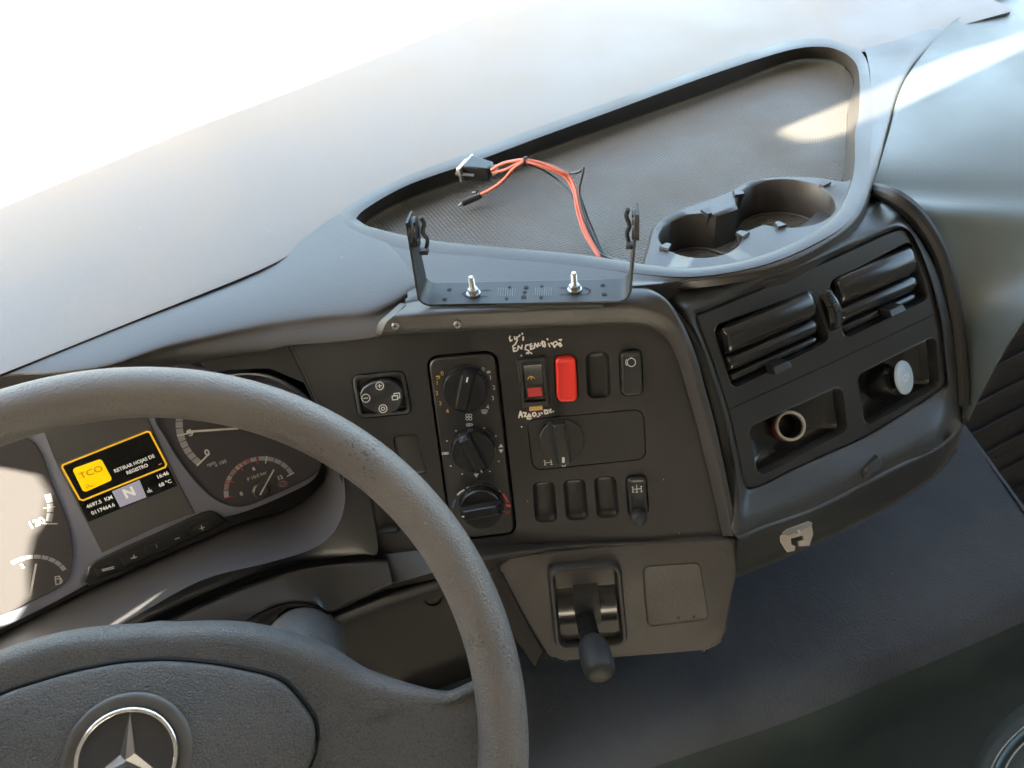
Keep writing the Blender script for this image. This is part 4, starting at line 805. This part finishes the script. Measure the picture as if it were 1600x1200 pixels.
m = MB(); pts = [zc(835, 318), zc(1060, 303)]; m.ribbon(FC, pts, .0022, .008); obj('rev_needle', m, M_WHITE, ic)
# air pressure gauge
C1 = V(zc(1165, 585)); R1_ = (V(zc(1120, 455)) - C1).length; b0_, b1_ = ang(C1, zc(1040, 615)), ang(C1, zc(1293, 520))
if b0_ < b1_: b0_ += 360
band_arc(C1, R1_, .0045, b0_, b1_, 12, lambda i: M_GREY if i > 5 else (M_PINK if i % 2 else M_GREY), 'scale_segment', ic)
for i in (0, 2, 4, 5, 6): tick(C1, R1_ - (.006 if i % 2 == 0 else .002), R1_ + .0025, b0_ + (b1_ - b0_) * i / 10.5, .0014, M_REDP)
for i in (8, 12): tick(C1, R1_ - .005, R1_ + .0025, b0_ + (b1_ - b0_) * i / 12, .0012, M_WHITE)
lt('0', 1078, 605, .0058, thick=.0002); lt('6', 1133, 493, .0058, thick=.0002); lt('12', 1250, 533, .0060, thick=.0002); lt('P 10.0 bar', 1147, 525, .0050, M_LGREY)
strokes(FC, [ring_line(1262, 560, 20, 16, ry=13), [(1245, 570), (1280, 552)], ring_line(1262, 560, 11, 12, ry=10)], 1.4, M_PINK, ic, .0009, 'brake_symbol', **z1)
m = MB(); m.ribbon(FC, [zc(1160, 600), zc(1220, 490)], .0016, .006); obj('pressure_needle', m, M_WHITE, ic)
m = MB(); m.lathe(FC, tuple(C1), [(.009, .0006), (.009, .004), (.007, .0055), (.001, .0055)], 24); obj('needle_hub', m, M_DIAL, ic)
# left gauge
C2 = V(zc(-40, 680)); RL = (V(zc(225, 660)) - C2).length; band_arc(C2, RL * 1.0, .0055, ang(C2, zc(238, 735)) - 360 if ang(C2, zc(238, 735)) > 180 else ang(C2, zc(238, 735)), ang(C2, zc(225, 600)) - (360 if ang(C2, zc(225, 600)) > 180 else 0), 3, M_GREY, 'scale_segment', ic)
strokes(FC, [[(195, 668), (245, 662)]], 1.6, M_WHITE, ic, .0011, 'tick', **z1); strokes(FC, [[(200, 738), (255, 738)]], 2.2, M_WHITE, ic, .0011, 'tick', **z1)
lt('120', 163, 735, .0098, thick=.0003)
C3 = V(zc(150, 1010)); R3_ = (V(zc(160, 885)) - C3).length; band_arc(C3, R3_, .004, ang(C3, zc(60, 925)), ang(C3, zc(282, 950)), 8, M_GREY, 'scale_segment', ic)
lt('2', 100, 928, .0066); strokes(FC, [[(246, 975), (266, 972), (270, 1005), (250, 1010), (246, 975)], [(252, 985), (262, 983)], [(270, 980), (277, 990), (275, 1002)]], 1.6, M_LGREY, ic, .0009, 'fuel_symbol', **z1)
m = MB(); m.ribbon(FC, [zc(165, 908), zc(140, 1045)], .0018, .006); obj('fuel_needle', m, M_WHITE, ic)
# button strip
BS = zf([(398, 1015), (392, 955), (428, 905), (700, 783), (900, 692), (962, 690), (1012, 728), (1010, 742), (870, 800), (700, 880)])
bs = orient([(p.x, p.y) for p in spline([V((*q, 0)) for q in orient(FC.poly(BS, .003))], 2, True)])
m = MB(); m.stack(FC, bs, [(0, -.001), (0, .0025), (.0008, .0035), (.002, .0038)]); obj('button_strip', m, M_GLOSS2, ic, sharp=40)
for (x, y) in ((482, 938), (597, 888), (700, 842), (790, 803), (900, 757)):
    Fb_ = FC; cxx = FC.ab(x / 2.857, 560 + y / 2.857, .004); m = MB(); m.stack(FC, rnd([(cxx[0] - .011, cxx[1] - .006), (cxx[0] + .011, cxx[1] - .006), (cxx[0] + .011, cxx[1] + .006), (cxx[0] - .011, cxx[1] + .006)], .003), [(0, .0036), (.0004, .0048), (.002, .0052)]); obj('button', m, M_GLOSS2, ic)
strokes(FC, [[(456, 943), (508, 930)], [(458, 949), (508, 937)]], 1.6, M_WHITE, ic, .0058, 'button_mark', **z1)
strokes(FC, [[(585, 893), (610, 886)], [(597, 878), (601, 892)]], 1.8, M_WHITE, ic, .0058, 'button_mark', **z1); strokes(FC, [[(696, 832), (702, 845)]], 1.4, M_GREY, ic, .0058, 'button_mark', **z1)
strokes(FC, [[(782, 806), (800, 801)]], 1.8, M_WHITE, ic, .0058, 'minus_mark', **z1); strokes(FC, [[(892, 760), (912, 754)], [(899, 748), (905, 766)]], 1.8, M_WHITE, ic, .0058, 'plus_mark', **z1)
# lip of the column opening, knee panel and dark footwell
kn0 = [(513, 981), (503, 955), (490, 944), (469, 939), (440, 942), (405, 957), (370, 977)]
m = MB(); m.tube(spline([FL.at(x, y + 3, .016) for x, y in kn0], 5), .0042, 8); obj('column_opening_lip', m, M_LOWER, dash)
m = MB(); m.loft([[FL.at(x, y, o) for x, y in L] for L, o in (([(500, 966), (560, 942), (612, 922), (700, 895), (790, 878)], -.004), ([(504, 972), (560, 950), (612, 930), (700, 904), (790, 888)], .004), ([(508, 986), (560, 965), (612, 945), (700, 918), (790, 900)], -.002), ([(510, 996), (560, 978), (612, 958), (700, 930), (790, 912)], -.03), ([(512, 1090), (560, 1080), (612, 1070), (700, 1050), (790, 1030)], -.10), ([(512, 1290), (560, 1280), (612, 1270), (700, 1250), (790, 1230)], -.16))], su=4, sv=3)
obj('knee_panel', m, M_DARK, dash, sharp=60)
m = MB(); F = Frame(FL.at(676, 931, -.03), axes=(FL.u, FL.v, FL.n)); m.lathe(F, (0, 0), [(.011, -.01), (.011, .002), (.0095, .004), (.008, .002), (.0003, .001)], 24); obj('grommet', m, M_DARK, dash)
foot = MB(); foot.grid([[V((x, y, z)) for x in (-.75, .12)] for y, z in ((-.5, .01), (.62, .01), (.78, .3), (.78, .6))]); o = obj('driver_footwell', foot, M_DARK, None); o['kind'] = 'structure'
# ================================================================ STEERING WHEEL
whl = thing('steering_wheel', 'large dark grey steering wheel with a worn grained rim in the foreground', 'steering wheel', tuple(FW.o))
RW, rw = .228, .0167
m = MB(); rows = []
for i in range(144):
    t = 2 * math.pi * i / 144; row = []
    for k in range(24):
        p = 2 * math.pi * k / 24; row.append(FW.P((RW + rw * math.cos(p)) * math.cos(t), (RW + rw * math.cos(p)) * math.sin(t), rw * 1.04 * math.sin(p)))
    row and rows.append(row + [row[0]])
m.grid(rows + [rows[0]]); obj('rim', m, M_RIM, whl, sharp=80)
ce0 = V(FW.ab(197.5, 1186, -.006)); tt0 = V(FW.ab(202, 1119, -.006)) - ce0; ea0 = math.atan2(tt0.y, tt0.x) - math.pi / 2
FWu = FW
FW = Frame(FWu.o, axes=(FWu.u * math.cos(ea0) + FWu.v * math.sin(ea0), FWu.v * math.cos(ea0) - FWu.u * math.sin(ea0), FWu.n))
def wab(x, y, o): return FW.ab(x, y, o)
tp = [(210, 982), (262, 977), (315, 975), (360, 976), (400, 981), (440, 990), (472, 1000), (500, 1010), (525, 1022), (552, 1038), (579, 1052), (626, 1066), (672, 1077), (700, 1081), (714, 1079)]
half = [wab(x, y, -.034 + .034 * max(0, (x - 560) / 170) ** 1.5) for x, y in tp]; half[0] = (0.0, half[1][1] + .001)
0 and print('HALF', half[-5:], 'E2', [tuple(round(c, 3) for c in p) for p in e2], 'E0', [tuple(round(c, 3) for c in p) for p in e0])
low = [(.2285, half[-1][1] + .006), (.2285, -.02), (.224, -.055), (.205, -.078), (.18, -.085), (.14, -.088), (.11, -.10), (.07, -.118), (.03, -.125)]
hp_ = half + low; full = hp_ + [(0, -.126)] + [(-a, b) for a, b in hp_[::-1][:-1]]
full = [(p.x, p.y) for p in spline([V((*q, 0)) for q in full], 3, True)]
C_ = (0, -.035)
def sst(x, a, b): t = max(0, min(1, (x - a) / (b - a))); return t * t * (3 - 2 * t)
def lift(a, b): r_ = math.hypot(a, b); return .034 * sst(r_, .135, .222)
m = MB(); rows = []
for s_, off, q_ in ((.97, -.085, 0), (1.0, -.062, .3), (1.004, -.050, .6), (1.0, -.040, 1), (.975, -.032, 1), (.94, -.0285, 1), (.90, -.0275, 1), (.8, -.0275, 1), (.65, -.026, 1), (.45, -.024, 1), (.2, -.023, 1), (.03, -.023, 1)):
    row = []
    for a, b in full:
        # keep the spoke at full width near the rim
        x, y = C_[0] + (a - C_[0]) * (s_ if abs(a) < .17 or s_ < .9 else 1 - (1 - s_) * .3), C_[1] + (b - C_[1]) * s_
        row.append(FW.P(x, y, off * (1 - .72 * sst(math.hypot(x, y), .12, .205)) + .25 * lift(x, y)))
    rows.append(row)
m.grid(rows, True); obj('hub_and_spokes', m, M_WHEEL, whl, sharp=70)
cv = [(212, 1033), (262, 1034), (315, 1038), (350, 1043), (385, 1050), (415, 1057), (437, 1066), (452, 1078), (465, 1093), (480, 1112), (490, 1130), (493, 1152), (490, 1175), (482, 1200)]
ch_ = [wab(x, y, -.02) for x, y in cv]; ch_[0] = (0, ch_[1][1] + .0004)
ch_ += [(.082, -.06), (.065, -.08), (.035, -.088)]
cf = ch_ + [(0, -.09)] + [(-a, b) for a, b in ch_[::-1][:-1]]; cf = [(p.x, p.y) for p in spline([V((*q, 0)) for q in cf], 3, True)]
def crings(spec, cen=(0, -.02)):
    mb = MB(); mb.grid([[FW.P(cen[0] + (a - cen[0]) * s_, cen[1] + (b - cen[1]) * s_, off) for a, b in cf] for s_, off in spec], True); return mb
obj('cover_gap', crings([(1.03, -.030), (1.022, -.0235), (1.012, -.0232), (.99, -.026)]), M_GAP, whl)
av = crings([(1.0, -.030), (.998, -.022), (.99, -.0198), (.975, -.0188), (.93, -.0175), (.85, -.0155), (.7, -.0125), (.55, -.0105), (.42, -.0095), (.30, -.0095), (.1, -.0095), (.01, -.0095)]); obj('airbag_cover', av, M_WHEEL, whl, sharp=60)
# emblem
ce = FW.ab(197.5, 1186, -.006); tt = V(FW.ab(202, 1119, -.006)) - V(ce); ea = math.atan2(tt.y, tt.x); Re = .0278
FEm = Frame(FW.P(ce[0], ce[1], -.0095), axes=(FW.u, FW.v, FW.n))
m = MB(); m.lathe(FEm, (0, 0), [(.0372, -.001), (.0362, .0009), (.0345, .0013), (.0300, .0006), (.0285, -.0002)], 56, cap=False); obj('emblem_seat', m, mat('smooth_cover', (.098, .092, .088), .5), whl, sharp=80)
m = MB(); m.lathe(FEm, (0, 0), [(.0290, .0), (.0290, .0010), (.0003, .0010)], 48); emb = obj('emblem_disc', m, mat('emblem_plate', (.045, .045, .05), .45), whl)
m = MB(); m.tube([FEm.P(Re * math.cos(2 * math.pi * i / 64), Re * math.sin(2 * math.pi * i / 64), .0028) for i in range(64)], .0016, 10, True); obj('chrome_ring', m, M_CHROME, emb, sharp=80)
m = MB(); cen = FEm.P(0, 0, .0062)
for k in range(3):
    t = ea + k * 2 * math.pi / 3; tip = FEm.P(Re * .97 * math.cos(t), Re * .97 * math.sin(t), .0022)
    for sg in (1, -1):
        t2 = t + sg * math.pi / 3; v = FEm.P(.0048 * math.cos(t2), .0048 * math.sin(t2), .0018); m.add([cen, tip, v], [(0, 1, 2)])
obj('star', m, M_CHROME, emb, sharp=1)
# column shroud
pc = CP + ray(462, 1052) * .600; Fc_ = Frame(pc, axes=(FW.u, FW.v, FW.n)); m = MB()
m.lathe(Fc_, (0, 0), [(.045, -.14), (.042, -.06), (.038, -.02), (.034, .0), (.026, .012), (.014, .018), (.001, .019)], 36, rx=.85); obj('column_shroud', m, M_WHEEL, whl, sharp=80)
m = MB(); m.lathe(Frame(FW.P(0, -.02, -.07), axes=(FW.u, FW.v, FW.n)), (0, 0), [(.06, -.12), (.065, -.03), (.07, 0)], 32); obj('column', m, M_DARK, whl)
# ================================================================ BRACKET
zb = ZT + .007
fl_, fr_, br_, bl_ = Z(657, 476, zb), Z(982, 470, zb), Z(976, 438, zb), Z(674, 440, zb)
d = (fr_ - fl_).normalized(); qd = V((-d.y, d.x, 0)); Lb = (fr_ - fl_).length; Wb = ((bl_ - fl_).dot(qd) + (br_ - fr_).dot(qd)) / 2
FBk = Frame(fl_, axes=(d, qd, V((0, 0, 1))))
M_SLIT = mat('worn_paint', (.12, .12, .12), .5)
bk = thing('mounting_bracket', 'empty black U shaped metal mounting bracket bolted to the dashboard top', 'bracket', tuple(fl_ + d * Lb / 2))
Hh = .079; rb_ = .009; th = .0018
prof = []   # (a, c, lean, v0, v1)
def armw(c):   # width of an arm at height c
    t = min(1, c / Hh); return (Wb * .06 * t + .0, Wb * (1 - .35 * t) )
pts = []
for k in range(9): c = Hh - (Hh - rb_) * k / 8; pts.append((.004 * c / Hh, c))
for k in range(1, 6): t = math.pi / 2 * k / 6; pts.append((rb_ - rb_ * math.cos(t), rb_ - rb_ * math.sin(t)))
for k in range(9): pts.append((rb_ + (Lb - 2 * rb_) * k / 8, 0))
for k in range(1, 6): t = math.pi / 2 * k / 6; pts.append((Lb - rb_ + rb_ * math.sin(t), rb_ - rb_ * math.cos(t)))
for k in range(9): c = rb_ + (Hh - rb_) * k / 8; pts.append((Lb + .006 * c / Hh, c))
rows = []
for i, (a, c) in enumerate(pts):
    v0, v1 = armw(c); p0_, p1_ = V(pts[max(0, i - 1)]), V(pts[min(len(pts) - 1, i + 1)]); tn_ = (p1_ - p0_).normalized(); nn = V((-tn_.y, tn_.x)) * .0019
    rows.append([FBk.P(a, v0, c), FBk.P(a, v1, c), FBk.P(a - nn.x, v1, c - nn.y), FBk.P(a - nn.x, v0, c - nn.y)])
m = MB(); m.grid(rows, True); m.f.append((0, 1, 2, 3)); e = 4 * (len(rows) - 1); m.f.append((e, e + 1, e + 2, e + 3)); obj('bent_strap', m, M_STEEL, bk, sharp=40)
m = MB(); m.box(FBk, .018, Lb - .02, -.001, Wb + .004, -.0062, -.0022); obj('spacer_plate', m, M_STEEL, bk, bevel=.0008)
zb_ = dict(org=(520, 200), k=3.077)
for x, y, r_ in ((560, 778, 3.6), (538, 824, 3.6), (850, 766, 2.8), (835, 820, 2.8), (930, 767, 4), (923, 789, 3), (918, 813, 4.2), (1005, 761, 2.6), (1002, 815, 2.8), (1298, 756, 3.4), (1305, 800, 4)):
    a, b = FBk.ab(520 + x / 3.077, 200 + y / 3.077); m = MB(); m.lathe(FBk, (a, b), [(r_ * .00055, .0001), (r_ * .00055, .0004), (.0001, .0004)], 14); obj('hole', m, M_GAP, bk)
for i in range(8):
    x = 797 + i * 11.5; strokes(FBk, [[(x, 770), (x - 3, 808)]], .8, M_SLIT, bk, .0004, 'slit', **zb_)
for i in range(8):
    x = 975 + i * 11; strokes(FBk, [[(x, 767), (x - 3, 805)]], .8, M_SLIT, bk, .0004, 'slit', **zb_)
strokes(FBk, [[(758, 778), (650, 782), (622, 796), (640, 810), (745, 810)]], 1.3, M_GAP, bk, .0004, 'slot', **zb_); strokes(FBk, [[(1092, 768), (1215, 766), (1240, 780), (1225, 798), (1095, 800)]], 1.3, M_GAP, bk, .0004, 'slot', **zb_)
for i, (x, y) in enumerate(((740, 459), (898, 453))):
    bt = thing('bolt', ['zinc bolt and nut near the left side of the bracket base', 'zinc bolt and nut near the right side of the bracket base'][i], 'bolt', tuple(Z(x, y, zb)), 'bolts holding the bracket')
    a, b = FBk.ab(x, y); F = Frame(FBk.P(a, b, 0), axes=(d, qd, V((0, 0, 1))))
    m = MB(); m.lathe(F, (0, 0), [(.0062, .0004), (.0062, .0014), (.001, .0014)], 24); obj('washer', m, M_ZINC, bt)
    m = MB(); m.lathe(F, (0, 0), [(.0050, .0014), (.0050, .0050), (.0042, .0058), (.001, .0058)], 6); obj('nut', m, M_ZINC, bt, sharp=20, bevel=.0003)
    pr = [(.0025, .004)]
    for k in range(11): pr += [(.0026, .006 + k * .001), (.0021, .0065 + k * .001)]
    m = MB(); m.lathe(F, (0, 0), pr + [(.0020, .0178), (.0004, .0178)], 16); obj('threaded_rod', m, M_ZINC, bt, sharp=60)
for s_, a in ((1, .001 + .004), (-1, Lb + .006)):
    Fa = Frame(FBk.P(a, Wb * .36, Hh - .014), axes=(qd, V((0, 0, 1)), d * s_))
    m = MB(); m.lathe(Fa, (0, 0), [(.0125, -.0024), (.0125, .0012), (.0115, .0020), (.008, .0020), (.0075, .0008), (.0003, .0008)], 30); obj('pivot_disc', m, M_STEEL, bk, sharp=35)
    for k in range(5):
        t = math.radians(100 + 40 * k); m = MB(); m.box(Frame(Fa.P(.0098 * math.cos(t), .0098 * math.sin(t), .0018), axes=Fa.__dict__ and (Fa.u * math.cos(t) + Fa.v * math.sin(t), Fa.v * math.cos(t) - Fa.u * math.sin(t), Fa.n)), -.0016, .0016, -.0022, .0022, 0, .0014); obj('disc_tooth', m, M_STEEL, bk)
    m = MB(); m.tube([Fa.P(.004, .011, .006), Fa.P(.006, .004, .0075), Fa.P(.0055, -.004, .005), Fa.P(.007, -.012, .0072), Fa.P(.003, -.019, .0055)], .0018, 8, sub=3); obj('clip_spring', m, M_STEEL, bk)
    m = MB(); m.box(Fa, -.003, .004, -.021, -.017, .001, .008); obj('clip_foot', m, M_STEEL, bk, bevel=.0006)
# ================================================================ CABLES
cbl = thing('cable_bundle', 'loose bundle of orange and black wires with unplugged connectors in the tray', 'cables', tuple(Z(937, 402, .836)))
def cable(L, r, mm, name='wire'):
    m = MB(); m.tube(spline([Z(*p) for p in L], 8), r * .85, 8); return obj(name, m, mm, cbl, sharp=80)
cable([(768, 266, .872), (782, 257, .880), (800, 252, .886), (821, 250, .890), (850, 256, .888), (878, 268, .884), (890, 276, .880), (899, 295, .872), (905, 325, .860), (915, 360, .850), (928, 385, .843), (939, 403, .838)], .0021, M_WRED)
cable([(770, 270, .868), (790, 265, .878), (806, 257, .884), (821, 253, .889), (846, 260, .887), (872, 270, .882), (886, 280, .877), (897, 302, .868), (902, 330, .858), (912, 362, .849), (926, 387, .842), (937, 404, .838)], .0019, M_WRED)
cable([(752, 303, .850), (768, 295, .858), (786, 282, .868), (800, 266, .880), (812, 257, .886), (822, 253, .888)], .0022, M_WRED)
cable([(890, 276, .879), (899, 300, .870), (905, 328, .858), (918, 362, .848), (930, 388, .841), (941, 405, .837)], .0016, M_WPNK)
cable([(770, 275, .866), (795, 262, .880), (822, 256, .884), (850, 266, .872), (876, 284, .862), (892, 300, .858), (906, 332, .852), (920, 365, .846), (934, 392, .840), (944, 405, .837)], .0016, M_WBLK)
cable([(860, 258, .884), (888, 270, .882), (905, 268, .886), (912, 262, .890), (909, 276, .884), (905, 300, .872), (912, 335, .858), (926, 370, .846), (940, 398, .838), (943, 408, .836)], .0018, M_WBLK)
cable([(905, 300, .868), (917, 335, .856), (930, 366, .846), (940, 390, .840), (946, 406, .836)], .0015, M_WBLK)
m = MB(); tc_ = Z(821, 252, .889); tn = (Z(850, 257, .888) - Z(800, 252, .886)).normalized(); a_ = tn.orthogonal().normalized(); b_ = tn.cross(a_)
m.tube([tc_ + (a_ * math.cos(t) + b_ * math.sin(t)) * .0040 for t in [k * math.pi / 6 for k in range(12)]], .0013, 6, True); obj('cable_tie', m, M_WBLK, cbl)
m = MB(); m.hull([Z(*p) for p in ((936, 400, .835), (982, 408, .835), (978, 412, .835), (938, 408, .835), (938, 396, .842), (950, 402, .842))]); obj('wire_sleeve', m, M_WBLK, cbl)
cn = thing('plug_connector', 'flat black multi pin plug with metal face at the end of the wires', 'connector', tuple(Z(745, 268, .86)))
c = Z(746, 264, .866); x_ = (Z(775, 262, .87) - Z(722, 262, .866)).normalized(); x_.z = 0; x_.normalize(); y_ = V((-x_.y, x_.x, 0)); Fn = Frame(c, axes=(x_, y_, V((0, 0, 1))))
m = MB(); m.hull([Fn.P(a, b, z) for a, b, z in [(-.012, -.013, -.009), (-.012, .013, -.009), (.017, -.008, -.008), (.017, .008, -.008), (-.012, -.013, .009), (-.012, .013, .009), (.017, -.008, .006), (.017, .008, .006)]]); obj('hood', m, M_WBLK, cn, bevel=.0015)
m = MB(); m.box(Fn, -.0145, -.0118, -.018, .018, -.008, .008); obj('flange', m, M_ZINC, cn, bevel=.0006); m = MB(); m.box(Fn, -.020, -.0146, -.012, .012, -.005, .005); obj('shell', m, M_TAN, cn, bevel=.001)
for b in (-.015, .015): m = MB(); m.tube([Fn.P(-.019, b, 0), Fn.P(.004, b, 0)], .0022, 10); obj('thumb_screw', m, M_ZINC if b > 0 else M_WBLK, cn)
m = MB(); m.tube([Fn.P(.014, 0, 0), Fn.P(.028, 0, .002)], .0055, 12); obj('strain_relief', m, M_WBLK, cn)
fh = thing('fuse_holder', 'small black fuse holder lying below the plug at the end of an orange wire', 'fuse holder', tuple(Z(735, 312, .842)))
m = MB(); m.tube([Z(752, 303, .849), Z(740, 309, .845), Z(722, 318, .842)], [.0042, .0042, .0036], 14); obj('body', m, M_WBLK, fh); m = MB(); m.tube([Z(722, 318, .842), Z(716, 322, .841)], .0016, 8); obj('metal_tip', m, M_ZINC, fh)
m = MB(); m.tube([Z(739, 301, .85), Z(745, 300, .852)], .002, 8); obj('catch', m, M_WBLK, fh)
# ================================================================ FLOOR, TUNNEL, SEAT
zt_ = .40
edge = [Z(x, y, zt_) for x, y in ((640, 1262), (850, 1190), (1000, 1132), (1200, 1066), (1340, 1010), (1500, 944), (1600, 900), (1800, 815))]
E2 = lambda dx, dy, z: [V((p.x + dx, p.y + dy, z)) for p in edge]
def wave(L, k): return [V((p.x, p.y, p.z + .0025 * math.sin(i * 2.3 + k * 1.7))) for i, p in enumerate(L)]
cut = [Z(1600, 803, zt_), Z(1540, 718, zt_), Z(1506, 672, zt_)]
xr = cut[0].x + .03
tun = MB()
back = [V((p.x, .80, zt_ + .01)) for p in edge]; midr = [a.lerp(b, .5) for a, b in zip(back, edge)]
def clampx(p):
    # right edge of the tunnel cover, a straight line in plan
    a, b = cut[0], cut[2]; xl = a.x + (b.x - a.x) * (p.y - a.y) / (b.y - a.y); return V((min(p.x, xl), p.y, p.z)) if p.x > xl else p
rows = [back, wave(midr, 1), wave([a.lerp(b, .85) for a, b in zip(back, edge)], 2), E2(0, .02, zt_ + .001), E2(0, .0, zt_ - .002), E2(.003, -.02, zt_ - .012), E2(.008, -.036, zt_ - .034), E2(.015, -.046, zt_ - .075), E2(.02, -.06, zt_ - .14), E2(.03, -.10, zt_ - .20), E2(.05, -.18, zt_ - .235), E2(.08, -.36, zt_ - .245), E2(.1, -.7, zt_ - .25)]
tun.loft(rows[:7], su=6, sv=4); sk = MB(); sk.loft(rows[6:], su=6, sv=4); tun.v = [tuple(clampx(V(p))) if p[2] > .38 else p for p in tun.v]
o = obj('engine_tunnel_cover', tun, M_TUN, None, sharp=80); tag(o, 'blue grey vinyl cover over the engine tunnel below the dashboard', 'tunnel cover')
o = obj('tunnel_shaded_slope', sk, M_TUN_SHADED, None, sharp=80); o['kind'] = 'structure'
sd = MB(); a, b = cut[0] + (cut[0] - cut[2]) * .8, cut[2] + (cut[2] - cut[0]) * 1.2
sd.grid([[a, b], [a + V((.012, .0, -.006)), b + V((.012, 0, -.006))], [a + V((.03, 0, -.06)), b + V((.03, 0, -.06))], [a + V((.06, 0, -.39)), b + V((.06, 0, -.39))]]); o = obj('tunnel_side', sd, M_TUN, None); o['kind'] = 'structure'
pf = MB(); pf.grid([[V((x, y, .02)) for x in (.1, 1.5)] for y in (-1.2, 1.3)]); o = obj('cab_floor', pf, M_DARK, None); o['kind'] = 'structure'
mtt = thing('rubber_mat', 'ribbed black rubber mat in the passenger footwell', 'floor mat', (1.0, .5, .2)); base_ = MB(); Fm = Frame(V((1.05, .5, .20)), 25, 0)
base_.box(Fm, -.35, .45, -.3, .35, -.01, 0); obj('base', base_, M_DARK, mtt)
for i in range(12): m = MB(); m.box(Fm, -.34, .44, -.28 + i * .05, -.262 + i * .05, 0, .008); obj('rib', m, M_RUB, mtt, bevel=.002)
lw = MB(); lw.grid([[p + V((.004, .006, -.012)) for p in spline(e2[7:], 3)], [p + V((.03, .25, -.10)) for p in spline(e2[7:], 3)], [p + V((.03, .35, -.5)) for p in spline(e2[7:], 3)]]); obj('end_panel_underside', lw, M_DARK, dash)
st_ = thing('seat', 'dark seat cushion corner with pale double stitching at the lower right', 'seat', tuple(Z(1650, 1200, .3)))
so_ = [(1508, 1230), (1520, 1195), (1535, 1165), (1560, 1135), (1600, 1102), (1660, 1070), (1760, 1040), (1900, 1100), (1900, 1400), (1640, 1420), (1500, 1300)]
S_ = lambda z, k=1.0: [Z(1700 + (x - 1700) * k, 1240 + (y - 1240) * k, z) for x, y in so_]
m = MB(); m.loft([[p + V((0, 0, -.10)) for p in S_(.46, .96)], S_(.46, 1), S_(.475, .99), S_(.49, .93), S_(.492, .83), S_(.489, .72), S_(.487, .5), S_(.487, .1)], su=4, sv=3, closed=True); obj('cushion', m, M_SEAT, st_, sharp=80)
def sarc(k): return spline([p for p in S_(.4925, k)][0:7], 10)
m = MB(); m.tube(sarc(.80), .0018, 6); obj('piping', m, mat('piping_blue', (.06, .10, .11), .5), st_)
for k in (.84, .73):
    L = sarc(k)
    for i in range(0, len(L) - 1, 1):
        m = MB(); m.tube([L[i].lerp(L[i + 1], .12), L[i].lerp(L[i + 1], .62)], .0008, 5); obj('stitch', m, M_STITCH, st_)
# ================================================================ CAB SHELL AND OUTSIDE
def plate(name, mb, mm, kind='structure'): o = obj(name, mb, mm, None); o['kind'] = kind; return o
m = MB(); m.hull([V((x, y, z)) for x in (-.8, 1.6) for y in (-1.3, .86) for z in (2.00, 2.04)]); plate('ceiling', m, M_CAB)
m = MB(); m.hull([V((x, y, z)) for x in (-.8, 1.6) for y in (-1.34, -1.3) for z in (-.1, 2.0)]); plate('rear_wall', m, M_CAB)
FLf = Frame(V((-.76, 0, 0)), axes=(V((0, 1, 0)), V((0, 0, 1)), V((1, 0, 0))))
def sunhit(p):
    t = (p.x + .76) / SUN.x; q = p - SUN * t; return (q.y, q.z)
h1 = [Z(x, y, z) for x, y, z in ((1213, 203, .834), (1322, 158, .834), (1347, 147, .86), (1400, 123, .86), (1500, 80, .86), (1640, 28, .87), (1640, 46, .86), (1500, 114, .86), (1390, 173, .86), (1340, 194, .86), (1317, 207, .834), (1282, 218, .834), (1250, 219, .834), (1228, 212, .834))]
h2 = [FC.at(x, y) for x, y in ((-60, 735), (0, 730), (60, 742), (78, 770), (70, 815), (52, 838), (44, 880), (46, 930), (20, 972), (-30, 985), (-120, 950), (-120, 800))]
h3 = [FL.at(x, y, .012) for x, y in ((150, 957), (170, 955), (178, 967), (160, 985), (120, 1004), (128, 978))]
lw_ = MB(); lw_.fill(FLf, [[(-1.3, -.1), (1.25, -.1), (1.25, .80), (.775, .80), (.775, 2.0), (-1.3, 2.0)]] + [orient([sunhit(p) for p in h]) for h in (h1, h2, h3)], 0.0)  # unseen wall; holes and front edge shaped to place the sun patches
plate('driver_side_sun_mask', lw_, M_CAB)
FRt = Frame(V((1.56, 0, 0)), axes=(V((0, 1, 0)), V((0, 0, 1)), V((-1, 0, 0))))
m = MB(); m.fill(FRt, [[(-1.3, -.1), (.845, -.1), (.845, 2.0), (-1.3, 2.0)], rnd([(-.45, 1.0), (.75, 1.0), (.62, 1.68), (-.45, 1.68)], .05)], 0.0); plate('passenger_side_wall', m, M_CAB)
m = MB(); m.fill(FRt, [[(-.46, .99), (.76, .99), (.63, 1.69), (-.46, 1.69)]], -.01); o = obj('side_window', m, M_GLASS, None); tag(o, 'passenger side window beyond the right end of the dashboard', 'window')
wb = [p + V((0, .02, -.01)) for p in spline(b0, 3)]
ws = MB(); ws.grid([[V((p.x * 1.0, p.y, p.z)) for p in wb], [V((p.x * 1.0, (p.y + .86) / 2 + .01, 1.35)) for p in wb], [V((p.x * 1.0, .86, 2.0)) for p in wb]])
o = obj('windscreen', ws, M_GLASS, None, sharp=80); tag(o, 'glaring windscreen beyond the pale cover at the upper left', 'windscreen')
m = MB(); m.grid([[V((-2000, -2000, -1.2)), V((2000, -2000, -1.2))], [V((-2000, 2000, -1.2)), V((2000, 2000, -1.2))]]); plate('ground', m, M_GROUND)
